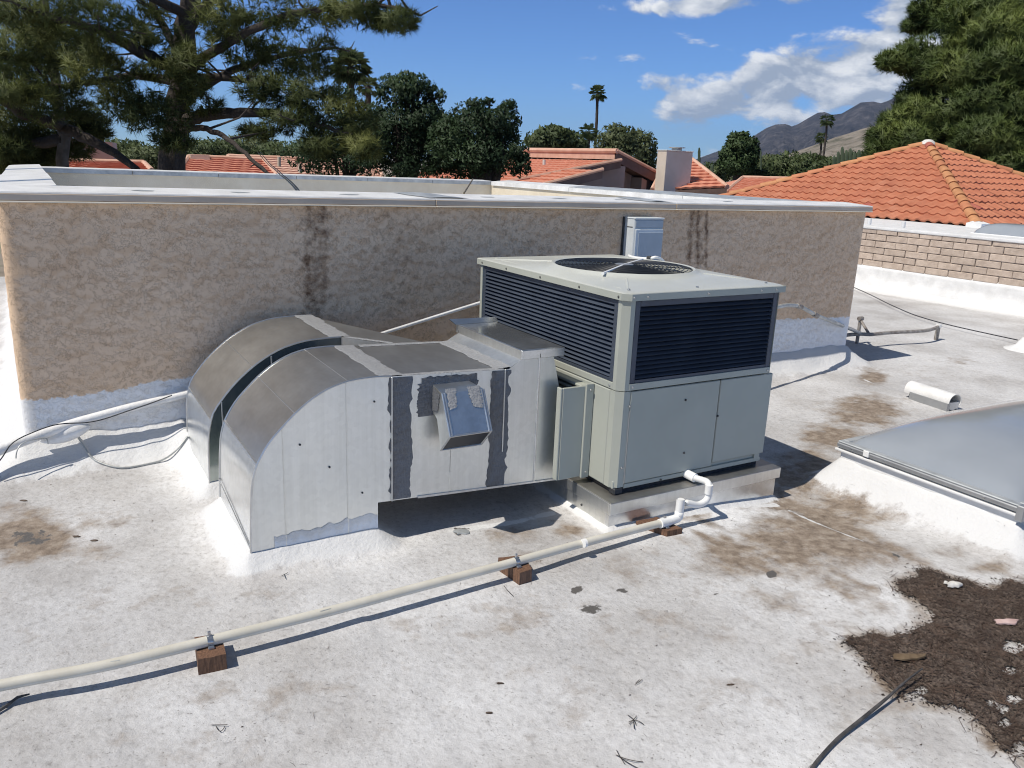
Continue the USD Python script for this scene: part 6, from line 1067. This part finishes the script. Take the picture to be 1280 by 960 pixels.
for i, (cx, cy_, rx, ry, D) in enumerate([(150, 190, 40, 14, 70), (190, 196, 30, 12, 64), (260, 186, 46, 12, 80), (310, 184, 40, 14, 84), (360, 190, 40, 12, 78), (110, 192, 34, 12, 74), (40, 190, 50, 14, 70), (400, 186, 30, 14, 80), (650, 200, 24, 12, 60), (-40, 190, 50, 16, 66)]):
    round_tree('desert_tree', ['hazy green tree between the limb and trunk of the big pine', 'bushy tree at the left side of the big pine trunk', 'distant green tree right of the pine trunk', 'distant green tree above the pink tiled roof', 'distant green tree above the vent pipes', 'pale green tree below the slanting bare limb', 'distant tree near the left picture edge', 'distant tree under the hanging boughs', 'green tree between broad dark tree and salmon roof', 'distant tree beyond the left picture edge'][i], (cx, cy_+14), D, [(cx, cy_, rx, ry, 0), (cx-rx*.5, cy_+2, rx*.6, ry, 1), (cx+rx*.5, cy_+2, rx*.6, ry, -1), (cx, cy_+14, rx*1.1, 12, 0)], ['desert_leaves', 'olive_leaves'][i % 2], .16, 4.5, 80+i, trunk=.1, fq=2.6, thr=.42)

# big pine at the right, behind the orange roof
DR = 34.0
pr_ = thing('pine_tree', 'massive bright green pine with layered boughs behind the orange roof at right', 'tree', (*at(1225, 220, DR)[:2], GZ)); b0_ = at(1225, 220, DR); m_ = MB(); limb(m_, [(*b0_[:2], GZ-.2), at(1225, 215, DR), at(1222, 150, DR), at(1218, 80, DR), at(1212, 0, DR), at(1208, -120, DR)], .55, .15, 10, 9); obj('trunk', m_, 'bark', pr_, smooth=True)
cl = [(1175, 72, 54, 24, -1.5), (1130, 76, 30, 13, -2), (1112, 78, 14, 8, -2.2), (1215, 92, 60, 26, -2), (1165, 100, 36, 14, -1.6), (1245, 45, 50, 26, -2), (1262, 80, 40, 26, -2.6), (1225, 25, 50, 24, -1.6), (1190, 12, 34, 18, -.5), (1160, 12, 20, 14, -.4), (1150, 32, 20, 8, 0), (1265, 15, 40, 30, -1), (1200, 140, 48, 22, -2.4), (1240, 125, 44, 26, -2.8), (1155, 140, 32, 18, -2), (1128, 152, 26, 18, -2), (1112, 170, 26, 18, -2), (1150, 172, 40, 20, -2.4), (1105, 188, 22, 12, -2.2), (1195, 178, 46, 22, -2.6), (1245, 170, 50, 26, -3), (1275, 130, 40, 30, -2.6), (1225, 205, 46, 16, -3), (1270, 205, 46, 22, -3), (1175, 195, 40, 14, -2.6), (1135, 125, 16, 10, -1.8), (1230, -60, 90, 50, 0), (1330, 60, 80, 90, 0), (1340, 180, 70, 50, 0), (1140, 195, 30, 10, -2.2)]
for i, (cx, cy_, rx, ry, dz) in enumerate(cl):
    D = DR+dz; C = at(cx, cy_, D); n = int(400*(rx*ry)**.5/8) if cx < 1290 and cy_ > -30 else 1200
    leafy(pr_, [needle_tufts(C, A([rx*D/1000, rx*D/1150, ry*D/1000]), int(n*1.8), .24, .026, 9, 500+i, droop=-.2, thr=.48)], 'pine_needles_bright')
for i, l in enumerate([[(1222, 120, 0), (1190, 85, -1), (1140, 78, -1.8)], [(1222, 150, 0), (1180, 150, -1.2), (1120, 165, -2)], [(1222, 110, 0), (1250, 60, -1.2), (1280, 40, -1.6)], [(1222, 160, 0), (1250, 170, -2), (1280, 180, -2.6)], [(1220, 60, 0), (1190, 20, -.4), (1160, 10, -.4)], [(1222, 170, 0), (1190, 182, -2), (1170, 190, -2.4)]]):
    m_ = MB(); limb(m_, px_limb(l, DR), .2, .05, 7, 90+i); obj('limb', m_, 'bark', pr_, smooth=True)

def palm(label, base, top, D, rpx, seed, nfr=46, thin=.13, skirt=0):
    b, c = at(base[0], base[1], D), at(top[0], top[1], D); t = thing('palm_tree', label, 'palm', (b[0], b[1], GZ)); m = MB(); limb(m, [(b[0], b[1], GZ-.2), (b+c)/2+[.02*D/60, 0, 0], c], thin, thin*.7, 7, seed); obj('trunk', m, 'bark', t, smooth=True); r = np.random.default_rng(seed); R = rpx*D/1000; m = MB()
    for i in range(nfr):
        th = r.random()*2*np.pi; el = r.uniform(-.9, 1.2); d = A([math.cos(th)*math.cos(el), math.sin(th)*math.cos(el), math.sin(el)]); pet = R*r.uniform(.35, .55); h = c + d*pet; sd_ = np.cross(d, [0, 0, 1]); sd_ /= np.linalg.norm(sd_); upv = np.cross(sd_, d); m.tube([c, h], [R*.02, R*.012], 4)
        for a in np.linspace(-1.25, 1.25, 11):
            q = d*math.cos(a)+sd_*math.sin(a); tip = h + q*R*.55*(.8+.3*r.random()) + A([0, 0, -R*.16*(1-el*.3)]); w = sd_*R*.035*math.cos(a)+upv*R*.02; m.add([h, h+q*R*.3-w, tip, h+q*R*.3+w], [[0, 1, 2], [0, 2, 3]])
    obj('crown', m, 'palm_leaves', t, smooth=False)
    if skirt:
        m = MB()
        for i in range(60):
            th = r.random()*2*np.pi; o = A([math.cos(th), math.sin(th), 0]); a = c - [0, 0, R*.1]+o*R*.1; e = c-[0, 0, R*(.4+skirt*r.random())]+o*R*.28*r.random(); w = np.cross(o, [0, 0, 1])*R*.06; m.add([a-w, a+w, e], [[0, 1, 2]])
        obj('dead_fronds', m, 'dry_palm', t, smooth=False)
    return t
palm('tall slender fan palm standing alone against the blue sky', (744, 190), (747, 116), 62, 12, 1, thin=.14, skirt=.5); palm('short feathery palm beside the foot of the tall palm', (735, 195), (736, 165), 58, 13, 2, 40)
palm('pale green fan palm rising between the big pine and dark trees', (438, 215), (438, 84), 34, 27, 3, 60, .2); palm('lower dark fan palm beside the pale palm', (462, 215), (460, 108), 33, 15, 4, 34, .16)
palm('thin tall palm with small ragged head in front of the mountain', (1029, 205), (1034, 150), 110, 9, 5, 34, .17, .7); palm('shorter thin palm left of the ragged mountain palm', (1025, 205), (1027, 172), 112, 8, 6, 34, .17, .9)
def cactus(label, cols, D, r):
    t = thing('cactus', label, 'cactus', (*at(cols[0][0], cols[0][1], D)[:2], GZ))
    for (x, y0, y1) in cols:
        a, b = at(x, y0, D), at(x, y1, D); n = 14; th = np.linspace(0, 2*np.pi, 2*n+1); rows = []
        for s in np.linspace(0, 1, 7):
            p = a*(1-s)+b*s; rr = r*(1 if s < .95 else .6); rows.append(np.stack([p[0]+rr*(1-.15*(np.arange(2*n+1) % 2))*np.cos(th), p[1]+rr*(1-.15*(np.arange(2*n+1) % 2))*np.sin(th), np.full(2*n+1, p[2])], 1))
        rows.append(np.stack([np.full(2*n+1, b[0]), np.full(2*n+1, b[1]), np.full(2*n+1, b[2]+r*.4)], 1)); obj('column', MB().grid(np.stack(rows)[::-1]), 'cactus_green', t, smooth=40)
cactus('single tall saguaro right of the chimney', [(874, 215, 185)], 44, .07); cactus('short saguaro left of the rounded dark tree', [(890, 218, 206)], 50, .09); cactus('clump of columnar cactus stems below the mountain', [(1048, 212, 190), (1053, 212, 184), (1058, 212, 188), (1063, 212, 186), (1068, 212, 191), (1074, 212, 188), (1043, 212, 195)], 56, .11); cactus('slender saguaro between bushes before the mountain', [(951, 212, 188)], 58, .06)
# houses scattered on the foothills, too small to pick apart
m_ = MB(); r = np.random.default_rng(77)
FH = RIDGES[1]
for i in range(420):
    c = FH[int(r.integers(4, 46)), int(r.integers(60, 460))]; w_ = r.uniform(2.5, 7)*(.7+c[1]/2200); m_.box(c-[w_, w_*.6, 3], c+[w_, w_*.6, r.uniform(1.4, 3.0)])
tag(obj('distant_houses', m_, 'house_stucco_pale', smooth=False), 'tiny pale houses scattered over the foothill slope', 'houses', kind='stuff')
# two thin cables and a stick over the coping
for k in (0, 3):
    w_ = obj('hanging_cable', tube(bez([at(322+k, 190, 15.5), ony(338+k, 208, 13.2), ony(352+k, 220, 10), ony(372+k, 240, 5.75)], 6), .007, 5), 'wire_dark', smooth=True); tag(w_, 'thin dark cable hanging from the pine over the far coping, ' + ('left' if k == 0 else 'right') + ' one of two', 'cable')
sk_ = obj('stick', tube([ony(591, 224, 12.4), ony(580, 243, 6.0)+[0, 0, .01]], [.012, .008], 6), 'dry_palm'); tag(sk_, 'thin pale stick leaning across the open top of the stucco block', 'stick')
# ------------------------------------------------------------------ thin desert haze
LOOK['haze_air'] = usdkit.material(stage, '/World/Looks/haze_air', {'v': ('principled_volume', {'color': (.55, .74, .98), 'density': .00003, 'anisotropy': .2})}, [], volume='v.volume')
tag(obj('haze', MB().box((-21000, -21000, GZ-1.2), (21000, 21000, 1400)), 'haze_air', smooth=False), kind='stuff')
